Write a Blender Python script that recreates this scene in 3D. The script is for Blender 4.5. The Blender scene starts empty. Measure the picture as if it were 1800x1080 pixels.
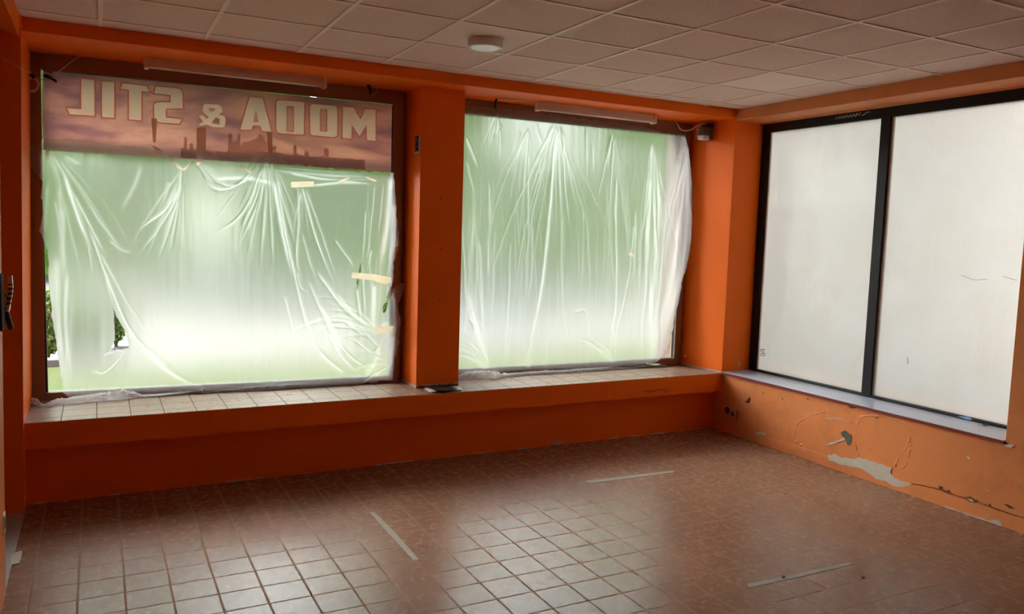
import bpy, bmesh, math, random
import numpy as np
from mathutils import Vector, Matrix, noise
random.seed(7)
SC = bpy.context.scene
COL = SC.collection

# ------------------------------------------------------------------ camera (solved from the ceiling grid)
F = 1393.47
RX = np.array([[0.88660623, -0.46151211, 0.0305937],
               [-0.01659829, -0.09784964, -0.99506278],
               [0.4622271, 0.88172106, -0.09441441]])
CAM = np.array([-0.037, -5.4452, 1.8238])
FL = 0.0


def ray(px, py):
    return RX.T @ np.array([(px - 900) / F, (py - 540) / F, 1.0])


def on_axis(px, py, ax, v):
    d = ray(px, py)
    return Vector(CAM + (v - CAM[ax]) / d[ax] * d)


def on_x(px, py, x): return on_axis(px, py, 0, x)
def on_y(px, py, y): return on_axis(px, py, 1, y)
def on_z(px, py, z): return on_axis(px, py, 2, z)


class Wall:
    """A vertical plane through two floor points: u along it, n towards the room."""
    def __init__(s, a, b):
        s.a = np.array([a[0], a[1], 0.0]); b = np.array([b[0], b[1], 0.0])
        s.u = (b - s.a) / np.linalg.norm(b - s.a)
        s.n = np.array([s.u[1], -s.u[0], 0.0])      # towards the room (-Y side)
        s.L = float(np.linalg.norm(b - s.a))

    def at(s, px, py, off=0.0):
        d = ray(px, py); p0 = s.a + s.n * off
        return Vector(CAM + ((p0 - CAM) @ s.n) / (d @ s.n) * d)

    def p(s, u, z, off=0.0):
        q = s.a + s.u * u + s.n * off
        return Vector((q[0], q[1], z))

    def uz(s, px, py, off=0.0):
        q = np.array(s.at(px, py, off))
        return float((q - s.a) @ s.u), float(q[2])

    def mat(s):
        return Matrix(((s.u[0], -s.n[0], 0, s.a[0]), (s.u[1], -s.n[1], 0, s.a[1]), (0, 0, 1, 0), (0, 0, 0, 1)))


W1 = Wall((-.45, .86), (2.15, .73))
W2 = Wall((2.6, .76), (5.1, .70))

cd = bpy.data.cameras.new('camera'); cam = bpy.data.objects.new('camera', cd); COL.objects.link(cam)
cd.sensor_width = 36; cd.lens = F / 1800 * 36; cd.clip_start = .02; cd.clip_end = 400
M = Matrix(((RX[0][0], -RX[1][0], -RX[2][0], CAM[0]), (RX[0][1], -RX[1][1], -RX[2][1], CAM[1]),
            (RX[0][2], -RX[1][2], -RX[2][2], CAM[2]), (0, 0, 0, 1)))
cam.matrix_world = M
SC.camera = cam


# ------------------------------------------------------------------ materials
class NT:
    def __init__(s, name):
        s.m = bpy.data.materials.new(name); s.m.use_nodes = True
        s.t = s.m.node_tree; s.t.nodes.clear()
        s.out = s.t.nodes.new('ShaderNodeOutputMaterial')

    def n(s, typ, **kw):
        nd = s.t.nodes.new(typ)
        for k, v in kw.items():
            if k.startswith('i_'):
                key = k[2:]
                key = int(key) if key.isdigit() else key.replace('_', ' ')
                nd.inputs[key].default_value = v
            else:
                setattr(nd, k, v)
        return nd

    def l(s, a, b): s.t.links.new(a, b)

    def math(s, op, a, b=None, c=None):
        nd = s.n('ShaderNodeMath', operation=op)
        for i, v in enumerate((a, b, c)):
            if v is None: continue
            if isinstance(v, (int, float)): nd.inputs[i].default_value = v
            else: s.l(v, nd.inputs[i])
        return nd.outputs[0]

    def mix(s, f, a, b):
        nd = s.n('ShaderNodeMix', data_type='RGBA')
        for sock, v in ((nd.inputs[0], f), (nd.inputs[6], a), (nd.inputs[7], b)):
            if isinstance(v, (int, float)): sock.default_value = v
            elif isinstance(v, tuple): sock.default_value = (*v[:3], 1)
            else: s.l(v, sock)
        return nd.outputs[2]

    def noise(s, scale, detail=4, rough=.5, vec=None, dist=0):
        nd = s.n('ShaderNodeTexNoise'); nd.inputs['Scale'].default_value = scale
        nd.inputs['Detail'].default_value = detail; nd.inputs['Roughness'].default_value = rough
        nd.inputs['Distortion'].default_value = dist
        if vec is None:
            vec = s.obj()
        s.l(vec, nd.inputs['Vector'])
        return nd.outputs['Fac']

    def obj(s):
        if not hasattr(s, '_o'): s._o = s.n('ShaderNodeTexCoord').outputs['Object']
        return s._o

    def scaled(s, sc):
        nd = s.n('ShaderNodeMapping'); nd.inputs['Scale'].default_value = sc
        s.l(s.obj(), nd.inputs['Vector']); return nd.outputs[0]

    def ramp(s, f, stops):
        nd = s.n('ShaderNodeValToRGB'); el = nd.color_ramp.elements
        while len(el) < len(stops): el.new(.5)
        for e, (p, c) in zip(el, stops):
            e.position = p; e.color = (*c[:3], 1) if isinstance(c, tuple) else (c, c, c, 1)
        s.l(f, nd.inputs[0]); return nd.outputs[0]

    def bsdf(s, color, rough=.6, spec=.5, metal=0, bump=None, bstr=.2, bdist=.01):
        b = s.n('ShaderNodeBsdfPrincipled')
        for k, v in (('Base Color', color), ('Roughness', rough), ('Specular IOR Level', spec), ('Metallic', metal)):
            if isinstance(v, (int, float)): b.inputs[k].default_value = v
            elif isinstance(v, tuple): b.inputs[k].default_value = (*v[:3], 1)
            else: s.l(v, b.inputs[k])
        if bump is not None:
            bm = s.n('ShaderNodeBump'); bm.inputs['Strength'].default_value = bstr; bm.inputs['Distance'].default_value = bdist
            s.l(bump, bm.inputs['Height']); s.l(bm.outputs[0], b.inputs['Normal'])
        return b.outputs[0]

    def done(s, sh):
        s.l(sh, s.out.inputs[0]); return s.m


def simple(name, col, rough=.6, spec=.5, metal=0, var=.12, scale=8, bump=.15):
    t = NT(name)
    f = t.noise(scale, 5, .6)
    c = t.mix(f, tuple(x * (1 - var) for x in col), tuple(min(1, x * (1 + var)) for x in col))
    return t.done(t.bsdf(c, rough, spec, metal, t.noise(scale * 12, 3), bump, .003))


def paint(name, col, stain=.0, spec=.18, rough=.5):
    t = NT(name)
    big = t.noise(1.3, 5, .6)
    c = t.mix(big, tuple(x * .9 for x in col), tuple(min(1, x * 1.08) for x in col))
    if stain:
        dirt = t.ramp(t.noise(3.2, 8, .68, dist=.6), [(.50, 0.0), (.74, 1.0)])
        dirt = t.math('MULTIPLY', dirt, stain)
        c = t.mix(dirt, c, (col[0] * .62, col[1] * .62, col[2] * .7))
        pale = t.ramp(t.noise(5.1, 8, .7, vec=t.scaled((1, 1, 1.4))), [(.58, 0.0), (.78, 1.0)])
        c = t.mix(t.math('MULTIPLY', pale, stain * .8), c, (.74, .38, .20))
    h = t.math('ADD', t.noise(9, 4), t.math('MULTIPLY', t.noise(120, 3), .25))
    return t.done(t.bsdf(c, rough, spec, 0, h, .25, .006))


ORANGE = paint('orange_paint', (.92, .160, .002))
SALMON = paint('weathered_orange_paint', (.72, .25, .085), .55)
BRSHELF = ORANGE


def tile_material(name, pitch, off, pale, dark, rough, grout, gw=.0035):
    t = NT(name)
    sep = t.n('ShaderNodeSeparateXYZ'); t.l(t.obj(), sep.inputs[0])
    wob = t.noise(3, 2)
    ds = []; ids = []
    for k in (0, 1):
        v = t.math('DIVIDE', t.math('SUBTRACT', sep.outputs[k], off[k]), pitch[k])
        fl = t.math('FLOOR', v); fr = t.math('SUBTRACT', v, fl)
        d = t.math('MINIMUM', fr, t.math('SUBTRACT', 1.0, fr))
        ds.append(t.math('MULTIPLY', d, pitch[k])); ids.append(fl)
    d = t.math('MINIMUM', ds[0], ds[1])
    line = t.n('ShaderNodeMapRange', interpolation_type='SMOOTHSTEP')
    t.l(d, line.inputs[0]); line.inputs[1].default_value = gw * .45; line.inputs[2].default_value = gw * 1.0
    line.inputs[3].default_value = 1; line.inputs[4].default_value = 0
    lf = line.outputs[0]
    cmb = t.n('ShaderNodeCombineXYZ'); t.l(ids[0], cmb.inputs[0]); t.l(ids[1], cmb.inputs[1])
    wn = t.n('ShaderNodeTexWhiteNoise', noise_dimensions='3D'); t.l(cmb.outputs[0], wn.inputs['Vector'])
    mott = t.noise(14, 8, .68, dist=.3); fine = t.noise(160, 3, .6)
    f = t.math('ADD', t.math('MULTIPLY', mott, .82), t.math('MULTIPLY', fine, .18))
    f = t.ramp(f, [(.34, 0.0), (.68, 1.0)])
    c = t.mix(f, dark, pale)
    tint = t.math('MULTIPLY', wn.outputs['Value'], .22)
    c = t.mix(tint, c, (dark[0] * .8, dark[1] * .78, dark[2] * .75))
    dirt = t.ramp(t.noise(1.1, 6, .65), [(.46, 0.0), (.75, 1.0)])
    c = t.mix(t.math('MULTIPLY', dirt, .4), c, tuple(x * .62 for x in dark))
    c = t.mix(t.math('MULTIPLY', lf, .85), c, grout)
    r = t.math('ADD', t.math('MULTIPLY', t.noise(22, 6, .7), .22), rough - .11)
    r = t.math('ADD', r, t.math('MULTIPLY', lf, .6))
    sp = t.math('MULTIPLY', t.math('SUBTRACT', 1.0, lf), .25)
    h = t.math('SUBTRACT', t.math('ADD', t.math('MULTIPLY', t.noise(70, 4, .7), .35), t.math('MULTIPLY', t.noise(9, 3), .3)), lf)
    return t.done(t.bsdf(c, r, sp, 0, h, .3, .002))


FLOOR = tile_material('floor_tile', (.2055, .2013), (.0545, -2.272), (.285, .155, .092), (.205, .102, .058), .26, (.30, .185, .12), .0068)
LEDGE = tile_material('ledge_tile', (.2, .2), (-.06, .305), (.33, .225, .165), (.27, .18, .13), .30, (.17, .11, .08), .0045)
WHITE = simple('white_plastic', (.74, .70, .64), .4)
CREAM = simple('cream_metal', (.72, .62, .52), .4)
TUBE = simple('lamp_tube_glass', (.85, .82, .76), .2)
CHROME = simple('chrome', (.75, .74, .72), .25, .5, 1)
BLACK = simple('black_plastic', (.012, .012, .013), .4)
DARK = simple('dark_recess', (.03, .022, .018), .8)
CABLE = simple('grey_cable', (.62, .50, .40), .5)
BROWNW = simple('brown_window_frame', (.29, .145, .088), .45, .3)
RUBBER = simple('black_gasket', (.012, .011, .011), .5)
ALU = simple('pale_glazing_bead', (.75, .72, .68), .4)
BLACKF = simple('black_window_frame', (.012, .010, .014), .45, .2)
SILL = simple('grey_blue_sill_board', (.42, .45, .56), .28, .6, 0, .06)
SILLEDGE = simple('dark_red_sill_edge', (.19, .022, .016), .4)
PLASTER = simple('bare_plaster', (.58, .51, .44), .9, .2, 0, .18, 22, .5)
MORTAR = simple('grey_mortar', (.115, .105, .095), .9, .2, 0, .3, 40, .6)
CRACK = simple('crack_dirt', (.17, .07, .035), .9, .2, 0, .4, 40, .5)
STONE = simple('grey_threshold_stone', (.33, .31, .30), .5, .4, 0, .2, 12)
SOCK = simple('painted_socket_plastic', (.52, .25, .13), .4)
SMUDGE = simple('paint_smudge', (.62, .10, .003), .6)
STONEW = simple('pebble_dash', (.055, .044, .036), .95, .2, 0, .6, 55, .8)
REDBACK = paint('back_wall_bounce_red', (.42, .055, .006))  # unseen back wall, darkened so the front faces get dimmer, redder bounce
FILL = simple('grey_mortar_fill', (.33, .29, .235), .75, .3, 0, .3, 30, .5)
TAPE = simple('masking_tape_paper', (.74, .66, .52), .7, .2)
PAPER = simple('paper', (.75, .72, .68), .7)
BLUE = simple('blue_tape', (.22, .45, .75), .5)


def ceiling_mat(name, col, speck):
    t = NT(name)
    f = t.ramp(t.noise(150, 3, .7), [(.40, 0.0), (.62, 1.0)])
    b = t.noise(2.0, 4)
    c = t.mix(b, tuple(x * .93 for x in col), tuple(x * 1.05 for x in col))
    c = t.mix(t.math('MULTIPLY', t.math('SUBTRACT', 1.0, f), speck), c, tuple(x * .5 for x in col))
    return t.done(t.bsdf(c, .85, .2, 0, t.noise(150, 3, .7), .3 * (speck > .1), .003))


CTILE = ceiling_mat('ceiling_tile', (.88, .68, .585), .42)
CTILEW = ceiling_mat('plain_ceiling_tile', (.90, .76, .67), .06)
TBAR = simple('ceiling_bar', (.88, .72, .62), .45)


def film_material(name, rough, ior, white, tint, crease_gain=.75, streak=0.0, opac=.12):
    t = NT(name)
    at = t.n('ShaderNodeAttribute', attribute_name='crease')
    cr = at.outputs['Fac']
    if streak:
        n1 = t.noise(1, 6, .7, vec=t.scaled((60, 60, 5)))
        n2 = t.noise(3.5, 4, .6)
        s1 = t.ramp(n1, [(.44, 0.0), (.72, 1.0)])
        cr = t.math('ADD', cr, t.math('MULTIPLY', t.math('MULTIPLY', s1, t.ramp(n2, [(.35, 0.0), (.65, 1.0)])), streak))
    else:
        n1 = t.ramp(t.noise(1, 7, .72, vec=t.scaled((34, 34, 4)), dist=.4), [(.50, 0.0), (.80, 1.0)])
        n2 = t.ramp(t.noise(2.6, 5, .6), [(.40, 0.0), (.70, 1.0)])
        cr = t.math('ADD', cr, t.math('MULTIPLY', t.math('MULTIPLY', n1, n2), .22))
    tcol = None
    if streak:
        blot = t.ramp(t.noise(1.7, 7, .68, dist=.5), [(.42, 0.0), (.70, 1.0)])
        grain = t.ramp(t.noise(1, 5, .75, vec=t.scaled((90, 90, 9))), [(.40, 0.0), (.66, 1.0)])
        tcol = t.mix(t.math('MULTIPLY', blot, .55), (.93, .94, .95), (.84, .78, .69))
        tcol = t.mix(t.math('MULTIPLY', t.math('MULTIPLY', grain, blot), .45), tcol, (.99, .98, .96))
    refr = t.n('ShaderNodeBsdfRefraction', distribution='BECKMANN', i_Color=(*tint, 1), i_Roughness=rough, i_IOR=ior)
    tl = t.n('ShaderNodeBsdfTranslucent', i_Color=(.93, .93, .92, 1))
    if tcol is not None: t.l(tcol, tl.inputs[0])
    df = t.n('ShaderNodeBsdfDiffuse', i_Color=(.86, .85, .86, 1))
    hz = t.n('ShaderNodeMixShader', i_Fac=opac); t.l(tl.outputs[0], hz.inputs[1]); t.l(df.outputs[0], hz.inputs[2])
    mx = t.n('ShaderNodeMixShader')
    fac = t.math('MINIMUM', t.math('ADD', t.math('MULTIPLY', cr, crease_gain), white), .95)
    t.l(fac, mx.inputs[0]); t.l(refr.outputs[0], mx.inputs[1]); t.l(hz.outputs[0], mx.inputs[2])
    gl = t.n('ShaderNodeBsdfGlossy', i_Roughness=.3, i_Color=(1, 1, 1, 1))
    m2 = t.n('ShaderNodeMixShader', i_Fac=.035); t.l(mx.outputs[0], m2.inputs[1]); t.l(gl.outputs[0], m2.inputs[2])
    return t.done(m2.outputs[0])


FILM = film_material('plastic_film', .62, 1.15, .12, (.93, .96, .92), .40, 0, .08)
HEM = film_material('crumpled_film', .35, 1.2, .45, (.95, .95, .96), .5, 0, .45)
FROST = film_material('frosted_film', .55, 1.3, .74, (.95, .96, .97), .5, .8, .10)


def glass_material():
    t = NT('clear_glass')
    tr = t.n('ShaderNodeBsdfTransparent', i_Color=(.95, .97, .96, 1))
    gl = t.n('ShaderNodeBsdfGlossy', i_Roughness=.0)
    fr = t.n('ShaderNodeFresnel', i_IOR=1.45)
    m = t.n('ShaderNodeMixShader'); t.l(fr.outputs[0], m.inputs[0]); t.l(tr.outputs[0], m.inputs[1]); t.l(gl.outputs[0], m.inputs[2])
    return t.done(m.outputs[0])


GLASS = glass_material()


def banner_material():
    t = NT('printed_vinyl')
    sep = t.n('ShaderNodeSeparateXYZ'); t.l(t.obj(), sep.inputs[0])
    n = t.noise(1, 6, .62, vec=t.scaled((1.6, 1, 5)), dist=.5)
    c = t.ramp(n, [(.34, (.19, .13, .14)), (.47, (.28, .185, .165)), (.60, (.34, .24, .19)), (.72, (.22, .155, .165))])
    glow = t.n('ShaderNodeMapRange', interpolation_type='SMOOTHSTEP'); t.l(sep.outputs[0], glow.inputs[0])
    glow.inputs[1].default_value = .55; glow.inputs[2].default_value = .0
    glow.inputs[3].default_value = 0; glow.inputs[4].default_value = 1
    gx = t.math('SUBTRACT', 1.0, t.math('MULTIPLY', t.math('ABSOLUTE', t.math('SUBTRACT', sep.outputs[0], 1.25)), 1.1))
    gx = t.math('MAXIMUM', gx, 0.0)
    c = t.mix(t.math('MULTIPLY', gx, .35), c, (.33, .22, .13))
    lo = t.n('ShaderNodeMapRange', interpolation_type='SMOOTHSTEP'); t.l(sep.outputs[2], lo.inputs[0])
    lo.inputs[1].default_value = 2.40; lo.inputs[2].default_value = 2.30; lo.inputs[3].default_value = 0; lo.inputs[4].default_value = .85
    c = t.mix(lo.outputs[0], c, (.15, .115, .105))
    tr = t.n('ShaderNodeBsdfTranslucent'); t.l(c, tr.inputs[0])
    df = t.n('ShaderNodeBsdfDiffuse'); t.l(c, df.inputs[0])
    m = t.n('ShaderNodeMixShader', i_Fac=.25); t.l(tr.outputs[0], m.inputs[1]); t.l(df.outputs[0], m.inputs[2])
    return t.done(m.outputs[0])


def translucent(name, col, f=.3):
    t = NT(name)
    n = t.noise(6, 4); c = t.mix(n, tuple(x * .92 for x in col), tuple(min(1, x * 1.06) for x in col))
    tr = t.n('ShaderNodeBsdfTranslucent'); t.l(c, tr.inputs[0])
    df = t.n('ShaderNodeBsdfDiffuse'); t.l(c, df.inputs[0])
    m = t.n('ShaderNodeMixShader', i_Fac=f); t.l(tr.outputs[0], m.inputs[1]); t.l(df.outputs[0], m.inputs[2])
    return t.done(m.outputs[0])


BANNER = banner_material()
LETTER = translucent('pale_letter_vinyl', (.37, .31, .245))
LETTERO = translucent('red_outline_vinyl', (.32, .155, .11))
SKYL = translucent('dark_skyline_print', (.80, .70, .70), .05)
TAPET = translucent('masking_tape', (.74, .68, .58), .15)
TAPEB = translucent('brown_tape', (.96, .80, .68), .05)


# ------------------------------------------------------------------ helpers
def link(name, me, parent=None):
    o = bpy.data.objects.new(name, me); COL.objects.link(o)
    if parent is not None:
        o.parent = parent
        if parent.type == 'EMPTY':
            o.matrix_parent_inverse = PM[parent.name].inverted()
        else:
            o.matrix_parent_inverse = Matrix.Identity(4)
    return o


PM = {}


def thing(name, label, cat, loc=(0, 0, 0), group=None):
    o = bpy.data.objects.new(name, None); COL.objects.link(o)
    o.empty_display_size = .05
    o.location = loc; PM[o.name] = Matrix.Translation(Vector(loc))
    o['label'] = label; o['category'] = cat
    if group: o['group'] = group
    return o


def tag(o, label, cat, group=None, kind=None):
    if label: o['label'] = label
    if cat: o['category'] = cat
    if group: o['group'] = group
    if kind: o['kind'] = kind
    return o


class MB:
    def __init__(s): s.bm = bmesh.new(); s.mats = []

    def mi(s, m):
        if m not in s.mats: s.mats.append(m)
        return s.mats.index(m)

    def box(s, lo, hi, m, bevel=0, mtx=None, top=None):
        b = bmesh.new(); bmesh.ops.create_cube(b, size=1)
        for v in b.verts:
            v.co = Vector([lo[k] + (v.co[k] + .5) * (hi[k] - lo[k]) for k in range(3)])
        if bevel: bmesh.ops.bevel(b, geom=b.edges[:], offset=bevel, segments=2, affect='EDGES', profile=.5)
        b.normal_update()
        i = s.mi(m)
        for f in b.faces:
            f.material_index = i
            if top is not None and f.normal.z > .9: f.material_index = s.mi(top)
        return s.add(b, mtx)

    def add(s, b, mtx=None):
        if mtx is not None: b.transform(mtx)
        me = bpy.data.meshes.new('tmp'); b.to_mesh(me); b.free()
        s.bm.from_mesh(me); bpy.data.meshes.remove(me)
        return s

    def prism(s, pts0, pts1, m):
        """closed solid between two polygons of equal length"""
        b = bmesh.new(); n = len(pts0)
        a = [b.verts.new(p) for p in pts0]; c = [b.verts.new(p) for p in pts1]
        b.faces.new(a[::-1]); b.faces.new(c)
        for k in range(n): b.faces.new((a[k], a[(k + 1) % n], c[(k + 1) % n], c[k]))
        bmesh.ops.recalc_face_normals(b, faces=b.faces[:])
        i = s.mi(m)
        for f in b.faces: f.material_index = i
        return s.add(b)

    def poly(s, pts, m, nrm, thick=.002):
        nrm = Vector(nrm)
        return s.prism([Vector(p) - nrm * .002 for p in pts], [Vector(p) + nrm * thick for p in pts], m)

    def tube(s, pts, r, m, seg=8, closed=False, smooth=True):
        pts = [Vector(p) for p in pts]
        b = bmesh.new(); rings = []
        n = len(pts); up = Vector((0, 0, 1)); last = None
        for k, p in enumerate(pts):
            d = (pts[min(k + 1, n - 1)] - pts[max(k - 1, 0)]).normalized()
            x = d.cross(up if last is None else last)
            if x.length < 1e-3: x = d.cross(Vector((1, 0, 0)))
            x.normalize(); y = x.cross(d).normalized(); last = y
            rr = r[k] if isinstance(r, (list, tuple)) else r
            rings.append([b.verts.new(p + x * rr * math.cos(2 * math.pi * j / seg) + y * rr * math.sin(2 * math.pi * j / seg)) for j in range(seg)])
        for k in range(n - 1):
            for j in range(seg):
                f = b.faces.new((rings[k][j], rings[k][(j + 1) % seg], rings[k + 1][(j + 1) % seg], rings[k + 1][j])); f.smooth = smooth
        b.faces.new(rings[0][::-1]); b.faces.new(rings[-1])
        bmesh.ops.recalc_face_normals(b, faces=b.faces[:])
        i = s.mi(m)
        for f in b.faces: f.material_index = i
        return s.add(b)

    def lathe(s, prof, m, c, seg=48):
        b = bmesh.new(); rings = []
        for r, z in prof:
            rings.append([b.verts.new((c[0] + max(r, 1e-4) * math.cos(2 * math.pi * j / seg), c[1] + max(r, 1e-4) * math.sin(2 * math.pi * j / seg), c[2] + z)) for j in range(seg)])
        for k in range(len(rings) - 1):
            for j in range(seg):
                f = b.faces.new((rings[k][j], rings[k][(j + 1) % seg], rings[k + 1][(j + 1) % seg], rings[k + 1][j])); f.smooth = False
        b.faces.new(rings[0][::-1]); b.faces.new(rings[-1])
        bmesh.ops.recalc_face_normals(b, faces=b.faces[:])
        i = s.mi(m)
        for f in b.faces: f.material_index = i
        return s.add(b)

    def build(s, name, parent=None):
        me = bpy.data.meshes.new(name); s.bm.to_mesh(me); s.bm.free()
        for m in s.mats: me.materials.append(m)
        return link(name, me, parent)


def struct(mb, name, parent=None, kind='structure'):
    o = mb.build(name, parent)
    if parent is None: o['kind'] = kind
    return o


def spline(pts, n=24):
    """Catmull-Rom through points"""
    P = [Vector(p) for p in pts]
    if len(P) < 3: return [P[0].lerp(P[-1], k / n) for k in range(n + 1)]
    Q = [2 * P[0] - P[1]] + P + [2 * P[-1] - P[-2]]
    out = []
    m = len(P) - 1
    for k in range(n + 1):
        t = k / n * m; i = min(int(t), m - 1); t -= i
        a, b, c, d = Q[i:i + 4]
        out.append(.5 * ((2 * b) + (c - a) * t + (2 * a - 5 * b + 4 * c - d) * t * t + (3 * b - a - 3 * c + d) * t ** 3))
    return out


def zm(x0, y0, s):
    return lambda pts: [(x0 + x / s, y0 + y / s) for x, y in pts]


# ------------------------------------------------------------------ room shell
H = 3.0
XR = 5.19; YB = .205; ZS = .553; BACK = -7.0


def XL(z): return -.468 + (z / 2.95) * .053


m = MB(); m.box((-2.2, BACK, -.12), (5.75, .9, 0), FLOOR, top=FLOOR)
struct(m, 'floor')

# ceiling: loose tiles in a grid of bars, solid slab above
m = MB()
m.box((-2.2, BACK - .2, 3.32), (5.75, 1.15, 3.5), DARK)
i0, i1 = -1, 9; j1 = 12
xs = [-.44] + [.6 * i for i in range(0, 9)] + [XR + .01]
ys = [YB + .01] + [-.6 * j for j in range(0, j1)] + [BACK]
for a in range(len(xs) - 1):
    for b in range(len(ys) - 1):
        xa, xb = xs[a], xs[a + 1]; yb, ya = ys[b], ys[b + 1]
        mt = CTILE
        if a == 4 and b == 2: mt = CTILEW
        if a == 8 and b == 2: mt = CTILEW
        if a == len(xs) - 2 and b == 0: yb -= .045
        if a == len(xs) - 3 and b == 0: yb -= .02
        m.box((xa + .009, ya + .009, 3.004), (xb - .009, yb - .009, 3.018), mt)
ceil = struct(m, 'ceiling')
m = MB()
for x in xs[1:-1]: m.box((x - .012, BACK, 2.999), (x + .012, YB - .02, 3.0035), TBAR)
for k in range(len(xs) - 1):
    for y in ys[1:-1]:
        m.box((xs[k] + .012 * (k > 0), y - .012, 2.999), (xs[k + 1] - .012 * (k < len(xs) - 2), y + .012, 3.0035), TBAR)
m.build('ceiling_grid', ceil)

# front wall: low wall under the ledge, infill beside and above the windows, corner post
m = MB()
m.box((-.9, .30, 0), (5.6, .5, .40), ORANGE)
m.box((-.9, .97, -.2), (5.6, 1.1, .545), STONEW)
m.box((2.25, .80, .3), (2.55, 1.1, 3.3), ORANGE)
m.box((5.085, .80, .3), (5.75, 1.12, 3.3), STONEW)
post0 = [(5.19, .205, ZS), (5.75, .205, ZS), (5.75, .80, ZS), (5.115, .80, ZS), (5.12, .72, ZS)]
m.prism(post0, [(x, y, 3.3) for x, y, z in post0], ORANGE)
# chipped plaster at the foot of the post and small flakes on it
nn = (-.99, .13, 0)
pts = []
for k in range(25):
    t = k / 24; pts.append((5.12 + .07 * t, .70 - .495 * t))
top = [(x, y, ZS + .010 + .010 * random.random()) for x, y in pts]
m.poly([(x, y, ZS) for x, y in pts] + top[::-1], PLASTER, nn, .0015)
for px, py, r in ((1206, 626, 2.5), (1203, 638, 2.5)):
    c = on_x(px, py, 5.125)
    m.poly([(c.x - .012, c.y + r * .004 * math.cos(a), c.z + r * .006 * math.sin(a)) for a in [k * 1.05 for k in range(6)]], PLASTER, nn, .004)
ch = [on_y(*p, YB) for p in [(1297.5, 634), (1299, 635), (1303, 639.5), (1301, 642), (1297, 644), (1298, 639)]]
m.poly(ch, PLASTER, (0, -1, 0), .002)
# grey flake on the low wall near the floor and its chipped foot
fl = [on_y(*p, .30) for p in zm(600, 680, 2.7)([(1000, 268), (1020, 255), (1050, 258), (1052, 268), (1030, 275), (1010, 275)])]
m.poly(fl, PLASTER, (0, -1, 0), .002)
wall_front = struct(m, 'wall_front')
m = MB()
x = -.45
while x < 5.1:
    w = random.uniform(.05, .35)
    if random.random() < .45:
        n = max(3, int(w / .03)); bot = [(x + w * k / n, .30, .0) for k in range(n + 1)]
        tp = [(x + w * k / n, .30, .004 + .008 * random.random()) for k in range(n + 1)]
        m.poly(bot + tp[::-1], PLASTER, (0, -1, 0), .0015)
    x += w + .1
m.build('chipped_plaster', wall_front)

m = MB(); m.box((-.9, YB, 2.923), (5.75, 1.12, 3.33), ORANGE, .004)
struct(m, 'beam')
m = MB(); m.box((XR, BACK, 2.904), (5.75, YB + .01, 3.33), SALMON, .006)
# rounded plaster lip where the soffit meets the black frame
m.tube([(5.50, .20, 2.915), (5.50, -2.5, 2.915)], .022, SALMON, 12)
struct(m, 'beam')

# tiled ledge under the front windows
m = MB()
led = [(XL(.4) - .02, .19), (XR, .19), (XR, .97), (-.62, .97)]
m.prism([(x, y, .385) for x, y in led], [(x, y, ZS - .003) for x, y in led], ORANGE)
led2 = [(XL(.55) + .0, .193), (XR, .193), (XR, .97), (-.62, .97)]
m.prism([(x, y, ZS - .003) for x, y in led2], [(x, y, ZS) for x, y in led2], LEDGE)
smu = [on_y(*p, .19) for p in zm(780, 300, 2.571)([(885, 1000), (930, 985), (1000, 985), (1030, 995), (960, 1012), (900, 1010)])]
for zz in ([(890, 1000), (930, 992), (980, 994), (940, 1003)], [(950, 988), (1000, 984), (1024, 988), (990, 995)], [(985, 1000), (1015, 995), (1030, 998), (1000, 1006)]):
    m.poly([on_y(*p, .19) for p in zm(780, 300, 2.571)(zz)], SMUDGE, (0, -1, 0), .0006)
struct(m, 'trim_1')

# pillar
m = MB()
PX0, PX1, PY = 2.204, 2.572, .44
m.box((PX0, PY, ZS), (PX1, .88, 2.9235), ORANGE, .003)
pts = [(PX0, PY + .36 * k / 20) for k in range(21)]
m.poly([(x, y, ZS) for x, y in pts] + [(x, y, ZS + .018 + .008 * random.random()) for x, y in pts][::-1], PLASTER, (-1, 0, 0), .0015)
pts = [(PX0 + (PX1 - PX0) * k / 24, PY) for k in range(25)]
m.poly([(x, y, ZS) for x, y in pts] + [(x, y, ZS + .012 + .010 * random.random()) for x, y in pts][::-1], MORTAR, (0, -1, 0), .0015)
m.poly([(x, y, ZS + .016) for x, y in pts[3:]] + [(x, y, ZS + .022 + .006 * random.random()) for x, y in pts[3:]][::-1], PLASTER, (0, -1, 0), .0012)
for px, py in ((774, 349), (776, 438), (773, 527)):
    c = on_y(px, py, PY); m.tube([c + Vector((0, .01, 0)), c + Vector((0, -.0008, 0))], .006, DARK, 10)
struct(m, 'pillar')

# right wall, its peeling paint and window niche
m = MB()
m.box((XR, BACK, 0), (5.75, 1.0, .548), SALMON)
m.box((XR, BACK, .54), (5.75, -2.457, 2.91), SALMON, .004)
Z8 = zm(1200, 560, 2.7)
RN = (-1, 0, 0)


def wob(poly, n=4, amp=.005):
    out = []
    for k, p in enumerate(poly):
        q = poly[(k + 1) % len(poly)]
        for t in range(n):
            v = Vector(p).lerp(Vector(q), t / n)
            if t: v += Vector((0, random.uniform(-amp, amp), random.uniform(-amp, amp)))
            out.append(v)
    return out


def rpatch(pz, mt, th=.0015, n=4, amp=.004, tr=Z8):
    m.poly(wob([on_x(*p, XR - .003) for p in tr(pz)], n, amp), mt, RN, th)


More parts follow.
